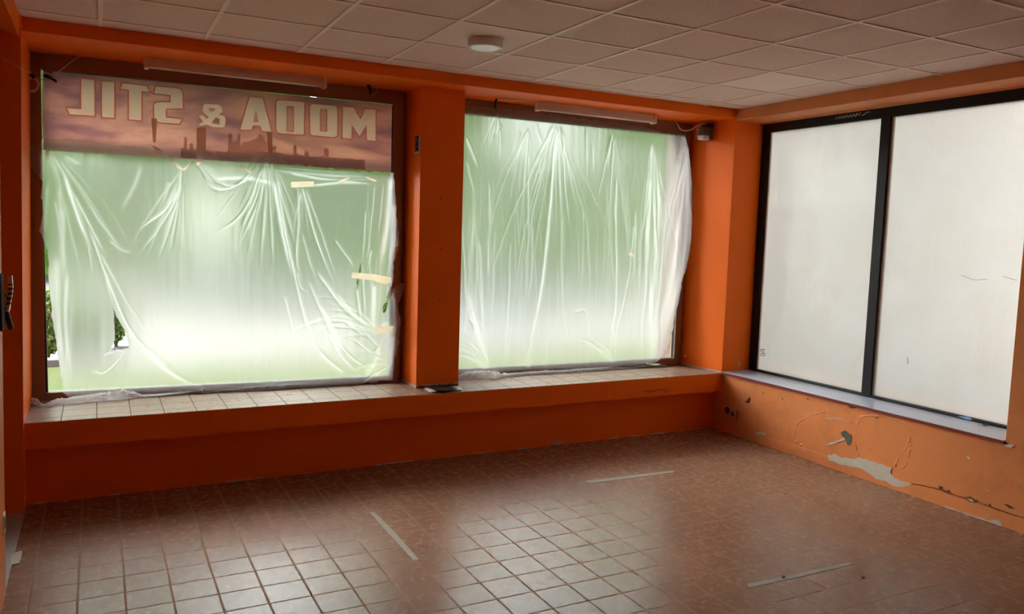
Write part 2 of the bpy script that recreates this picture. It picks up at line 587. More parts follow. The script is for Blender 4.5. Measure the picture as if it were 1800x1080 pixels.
rpatch([(690, 655), (715, 643), (745, 660), (800, 668), (850, 662), (900, 680), (960, 700), (993, 710), (990, 740), (1020, 765), (1085, 785), (1075, 795), (1000, 797), (960, 770), (920, 765), (890, 740), (850, 715), (790, 705), (730, 685), (695, 672)], PLASTER, .0015, 4, .006)
rpatch([(752, 540), (775, 533), (800, 555), (797, 590), (783, 602), (772, 572), (754, 553)], MORTAR, .002, 3, .003)
rpatch([(682, 598), (715, 588), (768, 568), (771, 575), (720, 596), (690, 602)], PLASTER, .001, 3, .003)
rpatch([(675, 473), (735, 474), (800, 489), (740, 479), (680, 477)], PLASTER, .001, 3, .002)
rpatch([(340, 543), (375, 538), (397, 548), (392, 556), (355, 551)], PLASTER, .0015, 3, .003)
rpatch([(690, 720), (720, 722), (748, 735), (720, 734)], PLASTER, .0015, 3, .002)
rpatch([(1165, 875), (1250, 893), (1350, 923), (1450, 962), (1490, 955), (1512, 965), (1518, 988), (1620, 1022), (1625, 1036), (1500, 1002), (1400, 962), (1300, 930), (1180, 890)], PLASTER, .002, 5, .004)
rpatch([(1085, 784), (1140, 792), (1200, 805), (1225, 812), (1280, 833), (1340, 852), (1340, 855), (1280, 837), (1200, 809), (1090, 789)], CRACK, .0012, 3, .003)
rpatch([(1338, 852), (1400, 868), (1450, 888), (1500, 908), (1560, 928), (1625, 947), (1625, 950), (1560, 932), (1500, 913), (1450, 893), (1400, 873), (1340, 857)], CRACK, .0012, 4, .002)
rpatch([(1340, 848), (1362, 846), (1385, 860), (1402, 866), (1385, 876), (1362, 872), (1350, 862)], CRACK, .0014, 3, .004)
rpatch([(1452, 880), (1462, 884), (1466, 897), (1455, 894)], CRACK, .0014, 2, .002)
rpatch([(1480, 900), (1500, 905), (1512, 915), (1492, 912)], CRACK, .0014, 2, .002)
rpatch([(1215, 794), (1232, 800), (1234, 812), (1218, 808)], CRACK, .0014, 2, .002)
rpatch([(1255, 815), (1268, 818), (1272, 830), (1258, 828)], CRACK, .0014, 2, .002)
rpatch([(1350, 856), (1372, 858), (1384, 872), (1366, 868)], PLASTER, .003, 3, .002)
rpatch([(1525, 880), (1555, 890), (1580, 905), (1550, 902), (1545, 896)], CRACK, .0012, 3, .002)
rpatch([(295, 393), (305, 388), (318, 374), (320, 386), (312, 402), (300, 400)], CRACK, .0012, 2, .002)
rpatch([(1345, 655), (1360, 655), (1372, 668), (1358, 670)], PLASTER, .002, 2, .002)
rpatch([(1435, 812), (1448, 815), (1458, 823), (1445, 820)], PLASTER, .002, 2, .001)
rpatch([(1525, 592), (1545, 598), (1575, 602), (1560, 614), (1535, 610)], PLASTER, .006, 2, .002)
rpatch([(1520, 585), (1535, 588), (1540, 598), (1528, 600)], CRACK, .007, 2, .002)
rpatch([(785, 418), (810, 414), (830, 424), (800, 428)], CRACK, .0012, 2, .002)
for a, b in (((912, 466), (925, 470)), ((470, 375), (476, 380)), ((380, 350), (384, 356)), ((590, 375), (596, 381))):
    rpatch([a, ((a[0] + b[0]) / 2, a[1] + 4), b, ((a[0] + b[0]) / 2, b[1] + 8)], CRACK, .0008, 2, .002)
# blistered paint outlines
for pz in ([(600, 465), (550, 500), (535, 550), (548, 590), (580, 605)],
           [(600, 465), (640, 452), (700, 440)],
           [(850, 465), (830, 520), (825, 590), (838, 640), (860, 665)],
           [(850, 465), (920, 462), (1000, 478), (1070, 505), (1085, 560), (1070, 610), (1030, 660), (1015, 700)],
           [(1098, 560), (1088, 600), (1080, 640), (1060, 700), (1030, 712)],
           [(760, 470), (790, 480), (812, 500)]):
    rr_ = [.016 + .007 * noise.noise(Vector((k * .35, pz[0][0], pz[-1][1]))) for k in range(31)]
    m.tube(spline([on_x(*p, XR + .0145) for p in Z8(pz)], 30), rr_, SALMON, 20)
wall_right = struct(m, 'wall_right')
m = MB()
m.box((XR - .003, -5, 0), (XR + .02, .295, .090), SALMON, .002)
struct(m, 'baseboard_right')

# window board of the right window
m = MB()
m.box((5.178, -2.452, .548), (5.56, .20, .567), SILL, .002)
m.box((5.174, -2.455, .546), (5.181, .198, .566), SILLEDGE)
struct(m, 'trim_2')

# left wall with a doorway: near wall, far jamb, lintel, unseen lobby walls added behind it to block daylight
m = MB()
m.prism([(XL(0) + .008, -1.05, 0), (XL(0) + .008, BACK, 0), (-.75, BACK, 0), (-.75, -1.05, 0)],
        [(XL(3.3) - .005, -1.05, 3.3), (XL(3.3) - .005, BACK, 3.3), (-.75, BACK, 3.3), (-.75, -1.05, 3.3)], SALMON)
struct(m, 'wall_left')
m = MB()
m.prism([(XL(0), .14, 0), (XL(0), 1.1, 0), (-1.3, 1.1, 0), (-1.3, .14, 0)],
        [(XL(3.3), .14, 3.3), (XL(3.3), 1.1, 3.3), (-1.3, 1.1, 3.3), (-1.3, .14, 3.3)], ORANGE)
lint = [(-.4235, 2.868), (-.47, 2.885), (-.52, 2.90), (-.56, 2.925), (-.62, 2.95), (-.75, 2.955), (-.75, 3.3), (-.4135, 3.3)]
m.prism([(x, -1.05, z) for x, z in lint], [(x, .15, z) for x, z in lint], ORANGE)
m.box((-2.2, -1.6, -.1), (-2.05, 1.1, 3.3), ORANGE)
m.box((-2.2, -1.75, -.1), (-.7, -1.6, 3.3), ORANGE)
m.box((-2.2, .95, -.1), (-1.2, 1.1, 3.3), ORANGE)
wall_left = struct(m, 'wall_left')
m = MB(); m.box((-2.2, BACK - .2, -.1), (5.75, BACK, 3.4), REDBACK); struct(m, 'wall_back')  # unseen; its distance and red tone are chosen for the bounced light
m = MB()
m.box((-.64, -1.05, 0), (-.463, .14, .006), STONE, .002)
m.poly([on_z(*p, .006) for p in zm(0, 900, 6)([(205, 415), (238, 412), (228, 470), (205, 540), (120, 560), (108, 500), (140, 445)])], PLASTER, (0, 0, 1), .001)
struct(m, 'trim_3')

# ------------------------------------------------------------------ windows
U1 = W1.mat(); U2 = W2.mat()


def frame_rect(m, mtx, u0, u1, z0, z1, w, y0, y1, mt, lean=0):
    """four bars; local x = u, local y = depth away from the room"""
    for lo, hi in (((u0, y0, z0), (u0 + w[0], y1, z1)), ((u1 - w[1], y0, z0), (u1, y1, z1)),
                   ((u0 + w[0], y0, z1 - w[3]), (u1 - w[1], y1, z1)), ((u0 + w[0], y0, z0), (u1 - w[1], y1, z0 + w[2]))):
        m.box(lo, hi, mt, .003, mtx)


win1 = thing('window_1', None, None, (0.85, .8, ZS)); del win1['label'], win1['category']; win1['kind'] = 'structure'
m = MB()
# left stile leans a little with the wall
l0 = [(-.03, 0), (.073, 0), (.073, .06), (-.03, .06)]; l1 = [(.022, 0), (.095, 0), (.095, .06), (.022, .06)]
m.prism([U1 @ Vector((u, y, ZS)) for u, y in l0], [U1 @ Vector((u, y, 2.92)) for u, y in l1], BROWNW)
m.box((2.536, 0, ZS), (2.612, .06, 2.92), BROWNW, .003, U1)
m.box((.06, 0, 2.815), (2.536, .06, 2.92), BROWNW, .003, U1)
m.box((.06, 0, ZS), (2.536, .06, .608), BROWNW, .003, U1)
m.box((2.60, .058, ZS), (2.70, .09, 2.93), BROWNW, 0, U1)
m.build('window_frame', win1)
m = MB()
frame_rect(m, U1, .075, 2.545, .600, 2.822, (.012, .012, .010, .008), .018, .055, RUBBER)
m.build('gasket', win1)
m = MB(); m.box((.08, .034, .605), (2.54, .040, 2.818), GLASS, 0, U1); m.build('pane', win1)

win2 = thing('window_2', None, None, (3.8, .75, ZS)); del win2['label'], win2['category']; win2['kind'] = 'structure'
m = MB()
frame_rect(m, U2, -.02, 2.492, ZS, 2.92, (.085, .078, .068, .118), 0, .06, BROWNW)
m.box((2.48, .058, ZS), (2.56, .09, 2.93), BROWNW, 0, U2)
m.box((-.06, .058, ZS), (-.01, .09, 2.93), BROWNW, 0, U2)
m.build('window_frame', win2)
m = MB()
frame_rect(m, U2, .062, 2.420, .614, 2.807, (.012, .008, .010, .008), .018, .055, RUBBER)
m.box((2.4145, -.002, .62), (2.420, .012, 2.803), ALU, 0, U2)
m.build('gasket', win2)
m = MB(); m.box((.06, .034, .612), (2.422, .040, 2.809), GLASS, 0, U2); m.build('pane', win2)

win3 = thing('window_3', None, None, (5.55, -1.2, .567)); del win3['label'], win3['category']; win3['kind'] = 'structure'
m = MB()
XF = 5.525
m.box((XF, .12, .56), (XF + .07, .203, 2.905), BLACKF, .003)
m.box((XF, -2.75, 2.818), (XF + .07, .12, 2.91), BLACKF, .003)
m.box((XF, -2.75, .56), (XF + .07, .12, .588), BLACKF, .003)
m.box((XF, -2.80, .56), (XF + .07, -2.72, 2.905), BLACKF, .003)
m.build('window_frame', win3)
m = MB(); m.box((XF - .004, -1.168, .566), (XF + .07, -1.082, 2.83), BLACKF, .003); m.build('mullion', win3)
m = MB()
m.box((XF + .02, -1.186, .588), (XF + .04, -1.168, 2.818), ALU)
m.box((XF + .02, .104, .588), (XF + .04, .114, 2.818), ALU)
m.build('glazing_bead', win3)
for y0, y1 in ((-1.09, .125), (-2.74, -1.16)):
    m = MB(); m.box((XF + .036, y0, .58), (XF + .042, y1, 2.83), GLASS); pane = m.build('pane', win3)
    m = MB(); me = bpy.data.meshes.new('frosted_film')
    me.from_pydata([(XF + .034, y0, .582), (XF + .034, y1, .582), (XF + .034, y1, 2.829), (XF + .034, y0, 2.829)], [], [(0, 1, 2, 3)])
    me.materials.append(FROST); link('frosted_film', me, pane)
# old glue on the top bar of the black frame
m = MB()
for k in range(7):
    p = [(1468 + k * 6, 210 - k * .8), (1471 + k * 6, 206 - k), (1473 + k * 6, 209 - k), (1477 + k * 6, 204 - k)]
    m.tube(spline([on_x(x, y, XF - .0015) for x, y in p], 10), .0028, PLASTER, 6)
m.tube(spline([on_x(x, y, XF - .0015) for x, y in ((1515, 203), (1520, 201), (1523, 198), (1529, 197))], 10), .003, PLASTER, 6)
m.build('glue_residue', win3)
# cracked corner of the left pane
m = MB()
Zc = zm(1460, 600, 8.306)
for pz, r in (([(235, 400), (300, 440), (370, 500), (430, 560), (468, 612)], .0016), ([(300, 415), (350, 330), (410, 240), (470, 110), (505, 0)], .0010), ([(1115, 240), (1130, 300), (1120, 330)], .002)):
    m.tube(spline([on_x(*p, XF + .031) for p in Zc(pz)], 16), r, ALU if r < .0018 else MORTAR, 5)
for pz in ([(1690, 484), (1712, 492), (1735, 491)], [(1762, 486), (1787, 493)]):
    m.tube(spline([on_x(x, y, XF + .031) for x, y in pz], 10), .0012, MORTAR, 5)
m.build('crack', win3)
# etched stamp in the corner of the left pane
m = MB()
for k, (dx, dy) in enumerate([(-4, -5), (-1, -6), (2, -6), (-3, -2), (1, -2), (-3, 2), (0, 1), (3, 2), (-4, 5), (0, 6), (3, 5)]):
    c = on_x(1341 + dx * .9, 620 + dy * .9, XF + .031)
    m.box((c.x - .001, c.y - .008, c.z - .004), (c.x, c.y + .008, c.z + .004), MORTAR)
m.build('etched_stamp', win3)

# ------------------------------------------------------------------ banner on the outside of the first window
ban = thing('shop_banner', 'brown sunset banner lettered MODA & STIL, mirrored, across the top of the left window', 'banner', tuple(W1.p(1.3, 2.28, -.05)))
OFFB = -.048


def uzs(poly): return [W1.uz(px, py, OFFB) for px, py in poly]


def grow(poly, d):
    """mitred offset of a (u, z) polygon, d > 0 outwards"""
    n = len(poly); A = sum(poly[k][0] * poly[(k + 1) % n][1] - poly[(k + 1) % n][0] * poly[k][1] for k in range(n))
    sg = 1 if A > 0 else -1; out = []
    for k in range(n):
        p = Vector(poly[k - 1]); q = Vector(poly[k]); r = Vector(poly[(k + 1) % n])
        a = (q - p).normalized(); b = (r - q).normalized()
        na = Vector((a.y, -a.x)) * sg; nb = Vector((b.y, -b.x)) * sg
        mtr = (na + nb); l = max(mtr.length_squared, .7)
        out.append(tuple(q + mtr * (2 * d / l)))
    return out


def ban_poly(name, polys, mt, off, parent):
    cu = bpy.data.curves.new(name, 'CURVE'); cu.dimensions = '2D'; cu.fill_mode = 'BOTH'; cu.extrude = .0003
    for poly in polys:
        sp = cu.splines.new('POLY'); sp.points.add(len(poly) - 1); sp.use_cyclic_u = True
        for k, (u, z) in enumerate(poly): sp.points[k].co = (u, z, 0, 1)
    o = bpy.data.objects.new('tmp', cu)
    COL.objects.link(o)
    dg = bpy.context.evaluated_depsgraph_get(); dg.update()
    me = bpy.data.meshes.new_from_object(o.evaluated_get(dg)); me.name = name
    bpy.data.objects.remove(o); bpy.data.curves.remove(cu)
    n = W1.n; T = Matrix(((W1.u[0], 0, n[0], W1.a[0] + n[0] * off), (W1.u[1], 0, n[1], W1.a[1] + n[1] * off), (0, 1, 0, 0), (0, 0, 0, 1)))
    me.transform(T); me.materials.clear(); me.materials.append(mt)
    return link(name, me, parent)


Z6 = zm(60, 120, 6); Z7 = zm(330, 160, 4.865)
LET = [
    [Z6([(497, 110), (633, 125), (637, 503), (375, 485), (347, 420), (497, 433)])],
    [Z6([(715, 138), (845, 150), (845, 525), (718, 515)])],
    [Z6([(932, 160), (1188, 188), (1222, 248), (1132, 243), (1132, 550), (1000, 540), (1000, 228), (912, 215)])],
    [Z6([(1285, 192), (1500, 211), (1540, 223), (1563, 258), (1570, 425), (1390, 425), (1390, 520), (1552, 538), (1532, 588), (1320, 570), (1283, 548), (1268, 518), (1265, 395), (1278, 368), (1310, 357), (1440, 362), (1440, 285), (1265, 262)])],
    [Z7([(128, 178), (128, 130), (150, 108), (270, 118), (298, 138), (300, 178), (268, 203), (308, 212), (325, 237), (320, 300), (300, 315), (215, 310), (165, 288), (140, 297), (95, 300), (100, 278), (130, 264), (116, 245), (92, 210), (135, 210), (160, 240), (180, 220), (148, 198)]),
     Z7([(185, 148), (230, 150), (230, 165), (205, 178), (185, 165)]), Z7([(238, 226), (270, 236), (272, 287), (203, 276)])],
    [Z7([(530, 48), (640, 60), (718, 350), (632, 342), (622, 300), (555, 295), (545, 332), (450, 330)]), Z7([(583, 160), (605, 265), (562, 265)])],
    [Z7([(765, 88), (785, 78), (998, 98), (993, 375), (790, 362), (765, 350), (757, 330), (757, 108)]), Z7([(845, 128), (908, 130), (908, 352), (845, 345)])],
    [Z7([(1065, 112), (1262, 130), (1280, 150), (1278, 380), (1255, 397), (1062, 378), (1047, 360), (1045, 130)]), Z7([(1132, 155), (1193, 157), (1193, 350), (1132, 345)])],
    [Z7([(1328, 135), (1418, 142), (1478, 245), (1520, 155), (1607, 160), (1605, 428), (1532, 420), (1530, 290), (1468, 388), (1403, 290), (1400, 410), (1325, 402)])],
]
GAP = .009
sheet_polys = [uzs([(76, 124), (689.5, 184.5), (688, 303), (76, 264)])]
for L in LET:
    L = [uzs(p) for p in L]
    GAP = .004 if len(L[0]) > 20 else .009
    sheet_polys += [grow(L[0], GAP)] + [grow(p, -GAP * .7) for p in L[1:]]
    lt = ban_poly('letter', L, LETTER, OFFB, ban)
    ring = [grow(L[0], GAP), L[0]]
    for p in L[1:]: ring += [p, grow(p, -GAP * .7)]
    ban_poly('letter_outline', ring, LETTERO, OFFB, lt)
ban_poly('banner_sheet', sheet_polys, BANNER, OFFB, ban)
random.seed(3)
sil = [(318, 278)]
base = lambda x: 262 + (x - 395) * .075 + (4 if x < 395 else 0)
x = 318
tall = {326: 18, 335: 9, 482: 12, 520: 13, 541: 7, 573: 14}
while x < 640:
    if 395 <= x < 470: w = random.uniform(3, 9); h = random.uniform(4, 28)
    else:
        w = random.uniform(4, 8); h = random.uniform(-2, 1)
        for k, v in tall.items():
            if x <= k < x + w: h = v
    sil += [(x, base(x) - h), (x + w * .6, base(x) - h - (random.uniform(0, 4) if h > 3 else 0)), (x + w - .2, base(x + w) - h)]
    x += w
sil += [(642, 298)]
ban_poly('skyline_print', [uzs(sil)], SKYL, OFFB - .0016, ban)

# ------------------------------------------------------------------ plastic sheets
def inside(poly, X, Y):
    c = np.zeros(X.shape, bool); n = len(poly)
    for i in range(n):
        x0, y0 = poly[i]; x1, y1 = poly[(i + 1) % n]
        if y0 == y1: continue
        hit = ((y0 > Y) != (y1 > Y)) & (X < (x1 - x0) * (Y - y0) / (y1 - y0) + x0)
        c ^= hit
    return c


def smooth_noise(U, V, seed, octaves=((3, 1.0),)):
    rng = np.random.RandomState(seed); out = np.zeros(U.shape)
    for f, a in octaves:
        g = rng.rand(int(f * 3) + 4, int(f * 3) + 4) * 2 - 1
        x = U * f; y = V * f
        xi = np.floor(x).astype(int); yi = np.floor(y).astype(int)
        fx = x - xi; fy = y - yi
        fx = fx * fx * (3 - 2 * fx); fy = fy * fy * (3 - 2 * fy)
        k = g.shape[0]
        s = lambda a, b: g[a % k, b % k]
        out += a * ((s(xi, yi) * (1 - fx) + s(xi + 1, yi) * fx) * (1 - fy) + (s(xi, yi + 1) * (1 - fx) + s(xi + 1, yi + 1) * fx) * fy)
    return out


def jag(poly, n=8, amp=1.3, seed=1):
    rng = random.Random(seed); out = []
    for k, p in enumerate(poly):
        q = poly[(k + 1) % len(poly)]
        L = math.hypot(q[0] - p[0], q[1] - p[1]); nn = max(1, int(L / n))
        for t in range(nn):
            f = t / nn
            out.append((p[0] + (q[0] - p[0]) * f + rng.uniform(-amp, amp), p[1] + (q[1] - p[1]) * f + rng.uniform(-amp, amp)))
    return out


def make_sheet(wall, outline, holes, folds, u0, u1, z0, z1, step, seed, base, parent, name):
    nu = int((u1 - u0) / step) + 1; nz = int((z1 - z0) / step) + 1
    U, Z = np.meshgrid(np.linspace(u0, u1, nu), np.linspace(z0, z1, nz), indexing='ij')
    off0 = .025
    P = wall.a + wall.n * off0 + U[..., None] * wall.u + Z[..., None] * np.array([0, 0, 1.0])
    q = (P - CAM) @ RX.T
    X = 900 + F * q[..., 0] / q[..., 2]; Y = 540 + F * q[..., 1] / q[..., 2]
    keep = inside(outline, X, Y)
    for h in holes: keep &= ~inside(h, X, Y)
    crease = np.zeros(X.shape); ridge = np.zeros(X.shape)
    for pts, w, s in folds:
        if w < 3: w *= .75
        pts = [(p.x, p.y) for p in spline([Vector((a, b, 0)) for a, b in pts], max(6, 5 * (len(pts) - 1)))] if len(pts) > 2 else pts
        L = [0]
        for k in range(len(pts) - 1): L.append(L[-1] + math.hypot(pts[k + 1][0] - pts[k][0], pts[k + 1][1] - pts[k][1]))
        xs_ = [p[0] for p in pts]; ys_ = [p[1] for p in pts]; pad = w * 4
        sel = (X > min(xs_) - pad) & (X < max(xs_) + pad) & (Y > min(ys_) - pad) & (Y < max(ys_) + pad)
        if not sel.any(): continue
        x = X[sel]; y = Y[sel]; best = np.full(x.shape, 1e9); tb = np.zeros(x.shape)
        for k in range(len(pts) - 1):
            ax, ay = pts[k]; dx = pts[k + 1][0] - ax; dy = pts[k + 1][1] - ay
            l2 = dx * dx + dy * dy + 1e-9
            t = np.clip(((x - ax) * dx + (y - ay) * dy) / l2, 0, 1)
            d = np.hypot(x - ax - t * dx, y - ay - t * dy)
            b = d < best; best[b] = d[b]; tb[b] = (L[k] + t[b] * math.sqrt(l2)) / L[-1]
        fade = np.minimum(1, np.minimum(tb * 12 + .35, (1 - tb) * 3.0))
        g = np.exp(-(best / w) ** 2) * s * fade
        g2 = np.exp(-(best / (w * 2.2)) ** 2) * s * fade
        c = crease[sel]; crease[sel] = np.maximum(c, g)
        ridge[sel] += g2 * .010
    un = (U - u0); zn = (Z - z0)
    bil = smooth_noise(un * 1.0, zn * 1.0, seed, ((1.5, .010), (4, .004), (9, .0022), (20, .0010)))
    vert = smooth_noise(un * 3, zn * .35, seed + 5, ((7, .0028), (15, .0012)))
    off = off0 + bil + vert + ridge + base(U, Z, X, Y)
    off = np.maximum(off, .006)
    P = wall.a + wall.n * 0 + U[..., None] * wall.u + Z[..., None] * np.array([0, 0, 1.0]) + off[..., None] * wall.n
    idx = np.full(X.shape, -1)
    Xc = (X[:-1, :-1] + X[1:, 1:]) / 2; Yc = (Y[:-1, :-1] + Y[1:, 1:]) / 2
    fk = inside(outline, Xc, Yc)
    for h in holes: fk &= ~inside(h, Xc, Yc)
    used = np.zeros(X.shape, bool)
    used[:-1, :-1] |= fk; used[1:, :-1] |= fk; used[:-1, 1:] |= fk; used[1:, 1:] |= fk
    idx[used] = np.arange(used.sum())
    cnt = np.zeros(X.shape, int)
    cnt[:-1, :-1] += fk; cnt[1:, :-1] += fk; cnt[:-1, 1:] += fk; cnt[1:, 1:] += fk
    edge = used & (cnt < 4)
    edge[0, :] = edge[-1, :] = edge[:, 0] = edge[:, -1] = False
    ex = U[edge]; ez = Z[edge]; bd = np.full(ex.shape, 1e9); bx = ex.copy(); bz = ez.copy()
    for pl in [outline] + list(holes):
        q_ = [wall.uz(a_, b_, off0) for a_, b_ in pl]
        for k in range(len(q_)):
            ax, az = q_[k]; dx = q_[(k + 1) % len(q_)][0] - ax; dz = q_[(k + 1) % len(q_)][1] - az
            t = np.clip(((ex - ax) * dx + (ez - az) * dz) / (dx * dx + dz * dz + 1e-12), 0, 1)
            sx = ax + t * dx; sz = az + t * dz; d_ = np.hypot(ex - sx, ez - sz); b_ = d_ < bd
            bd[b_] = d_[b_]; bx[b_] = sx[b_]; bz[b_] = sz[b_]
    ok = bd < step * 1.3
    mv = np.zeros(P[edge].shape)
    mv += ((bx - ex) * ok)[:, None] * wall.u + ((bz - ez) * ok)[:, None] * np.array([0, 0, 1.0])
    P[edge] += mv
    co = P[used]
    a = idx[:-1, :-1][fk]; b = idx[1:, :-1][fk]; c = idx[1:, 1:][fk]; d = idx[:-1, 1:][fk]
    quads = np.stack([a, b, c, d], -1).astype(np.int32)
    me = bpy.data.meshes.new(name)
    me.vertices.add(len(co)); me.vertices.foreach_set('co', co.astype(np.float32).ravel())
    me.loops.add(quads.size); me.loops.foreach_set('vertex_index', quads.ravel())
    me.polygons.add(len(quads)); me.polygons.foreach_set('loop_start', np.arange(0, quads.size, 4, dtype=np.int32))
    me.polygons.foreach_set('loop_total', np.full(len(quads), 4, np.int32))
    me.update(calc_edges=True); me.validate()
    me.polygons.foreach_set('use_smooth', np.ones(len(quads), bool))
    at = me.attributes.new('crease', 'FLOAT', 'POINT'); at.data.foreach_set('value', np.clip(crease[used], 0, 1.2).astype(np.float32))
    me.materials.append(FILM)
    return link(name, me, parent)


def fan(cx, cy, a0, a1, n, l0, l1, w, s, seed, curve=.06):
    """creases spreading from a taped point; angles in degrees, 90 = straight down"""
    r = random.Random(seed); out = []
    for k in range(n):
        a = math.radians(a0 + (a1 - a0) * (k + r.uniform(.1, .9)) / n); L = r.uniform(l0, l1)
        st = r.uniform(.03, .2) * L
        bend = r.uniform(-curve, curve)
        p = []
        for t in (0, .5, 1):
            rr = st + (L - st) * t; aa = a + bend * t + (math.pi / 2 - a) * .18 * t
            p.append((cx + rr * math.cos(aa), cy + rr * math.sin(aa)))
        out.append((p, w * r.uniform(.6, 1.3), s * r.uniform(.35, 1.0)))
    return out


def hang(x0, x1, y0, y1, n, w, s, seed, drift=12):
    r = random.Random(seed); out = []
    for k in range(n):
        x = r.uniform(x0, x1); a = r.uniform(y0, y0 + (y1 - y0) * .6); b = min(y1, a + r.uniform(.25, .7) * (y1 - y0)); d = r.uniform(-drift, drift)
        out.append(([(x, a), (x + d * .4 + r.uniform(-2, 2), (a + b) / 2), (x + d, b)], w * r.uniform(.6, 1.4), s * r.uniform(.3, 1)))
    return out


# sheet over the first window
sheet1 = thing('plastic_sheet', 'torn white plastic sheet with a triangular hole, taped below the lettered banner', 'plastic sheet', tuple(W1.p(1.3, ZS, .03)), 'plastic sheets over the front windows')
out1 = [(51, 262), (62, 248), (78, 242), (150, 246), (225, 258), (272, 262), (300, 277), (318, 277), (330, 277), (342, 276), (350, 268), (366, 266), (392, 277), (436, 277), (462, 266), (480, 268), (510, 288), (560, 294), (640, 302), (692, 303),
        (692, 330), (698, 395), (702, 424), (699, 440), (692, 462), (691, 492), (688, 505), (691, 508), (704, 500), (712, 497), (706, 520), (699, 535), (703, 568), (700, 602), (692, 640), (690, 668),
        (600, 678), (420, 690), (250, 700), (128, 706), (112, 692), (105, 655), (99, 600), (92, 560), (87, 500), (85, 450), (79, 425), (70, 405), (74, 390), (77, 375), (71, 340), (74, 318), (52, 292)]
Z5 = zm(60, 260, 5.4); Z5b = zm(360, 260, 4.5); Zl = zm(0, 360, 2.7); Zr = zm(400, 360, 2.7)
holes1 = [jag([(196, 533), (204, 556), (222, 586), (227, 612), (181, 626), (193, 615), (202, 597), (200, 552)], 6, .8, 2),
          [(635, 455), (631, 478), (627, 492), (627, 512), (631, 500), (634, 478)],
          [(687, 503), (691, 512), (684, 528), (678, 548), (673, 552), (673, 540), (681, 520)]]
f1 = []
for pz, w, s in (([(280, 240), (340, 420), (430, 690), (560, 1010)], 3.0, .8), ([(380, 440), (480, 640), (600, 870), (700, 1060)], 2.0, .7), ([(540, 560), (640, 720), (830, 960)], 1.8, .55),
                 ([(1400, 210), (1350, 480), (1180, 770), (990, 1020)], 1.6, .9), ([(1400, 350), (1250, 580), (1100, 700), (960, 790)], 2.4, .9), ([(1405, 360), (1290, 740), (1180, 1070)], 1.6, .7),
                 ([(1380, 500), (1290, 1000)], 1.5, .5), ([(1010, 190), (940, 390), (860, 520), (850, 630)], 3, .35), ([(1290, 330), (1220, 550)], 2.5, .5), ([(720, 890), (850, 980), (950, 980)], 2.5, .45),
                 ([(300, 60), (440, 160)], 1.3, .5), ([(130, 350), (110, 600), (90, 900)], 3, .5), ([(200, 500), (280, 1000)], 2, .5), ([(520, 940), (530, 1060)], 1.5, .6)):
    f1.append((Z5(pz), w, s))
for pz, w, s in (([(470, 110), (300, 510), (60, 690)], 1.4, .8), ([(470, 110), (400, 400), (250, 680)], 1.2, .7), ([(475, 110), (420, 420), (270, 760)], 1.2, .7), ([(480, 110), (430, 440), (350, 600)], 1.2, .6),
                 ([(490, 110), (460, 600), (430, 1000)], 1.2, .5), ([(500, 130), (520, 560), (540, 960)], 1.3, .7), ([(545, 280), (610, 660), (700, 1050)], 3.0, .95), ([(570, 280), (640, 700), (710, 1050)], 1.3, .8),
                 ([(735, 320), (740, 580), (725, 900), (780, 1080)], 1.7, .8), ([(770, 320), (880, 720), (1020, 1080)], 1.7, .85), ([(800, 340), (930, 700), (1050, 1080)], 1.6, .6), ([(770, 680), (820, 880), (880, 1060)], 1.5, .7),
                 ([(1470, 220), (1440, 600), (1400, 850), (1370, 980)], 4.5, .8), ([(1270, 500), (1250, 900)], 1.3, .7), ([(1340, 300), (1310, 640), (1270, 940)], 1.2, .6), ([(1410, 300), (1370, 700)], 1.2, .6),
                 ([(1030, 730), (1200, 970)], 1.4, .7), ([(340, 240), (230, 310), (100, 330), (0, 270)], 2.4, .8), ([(330, 260), (200, 300), (60, 260)], 1.6, .8), ([(60, 250), (330, 240), (560, 285), (680, 275)], 3.5, .75),
                 ([(500, 170), (900, 210), (1350, 230)], 2.2, .5), ([(560, 150), (1000, 190), (1460, 205)], 2.5, .55), ([(850, 295), (1100, 270), (1340, 285)], 1.6, .8), ([(700, 200), (1000, 250), (1340, 250)], 1.4, .6),
                 ([(450, 60), (380, 120), (330, 200)], 1.3, .5), ([(1320, 820), (1280, 960)], 1.2, .7)):
    f1.append((Z5b(pz), w, s))
for pz, w, s in (([(430, 130), (520, 380), (620, 600), (760, 740), (930, 880)], 2.2, .75), ([(480, 240), (600, 460), (740, 660)], 1.5, .6), ([(440, 790), (500, 795), (590, 710)], 1.6, .8), ([(420, 200), (440, 330)], 1.5, .6),
                 ([(265, 260), (270, 500), (290, 700), (320, 880)], 7, .60), ([(240, 300), (250, 560), (290, 900)], 4.5, .75), ([(320, 330), (310, 560), (345, 880)], 3, .55), ([(500, 350), (540, 480)], 2, .5), ([(620, 620), (800, 790), (960, 870)], 1.8, .7)):
    f1.append((Zl(pz), w, s))
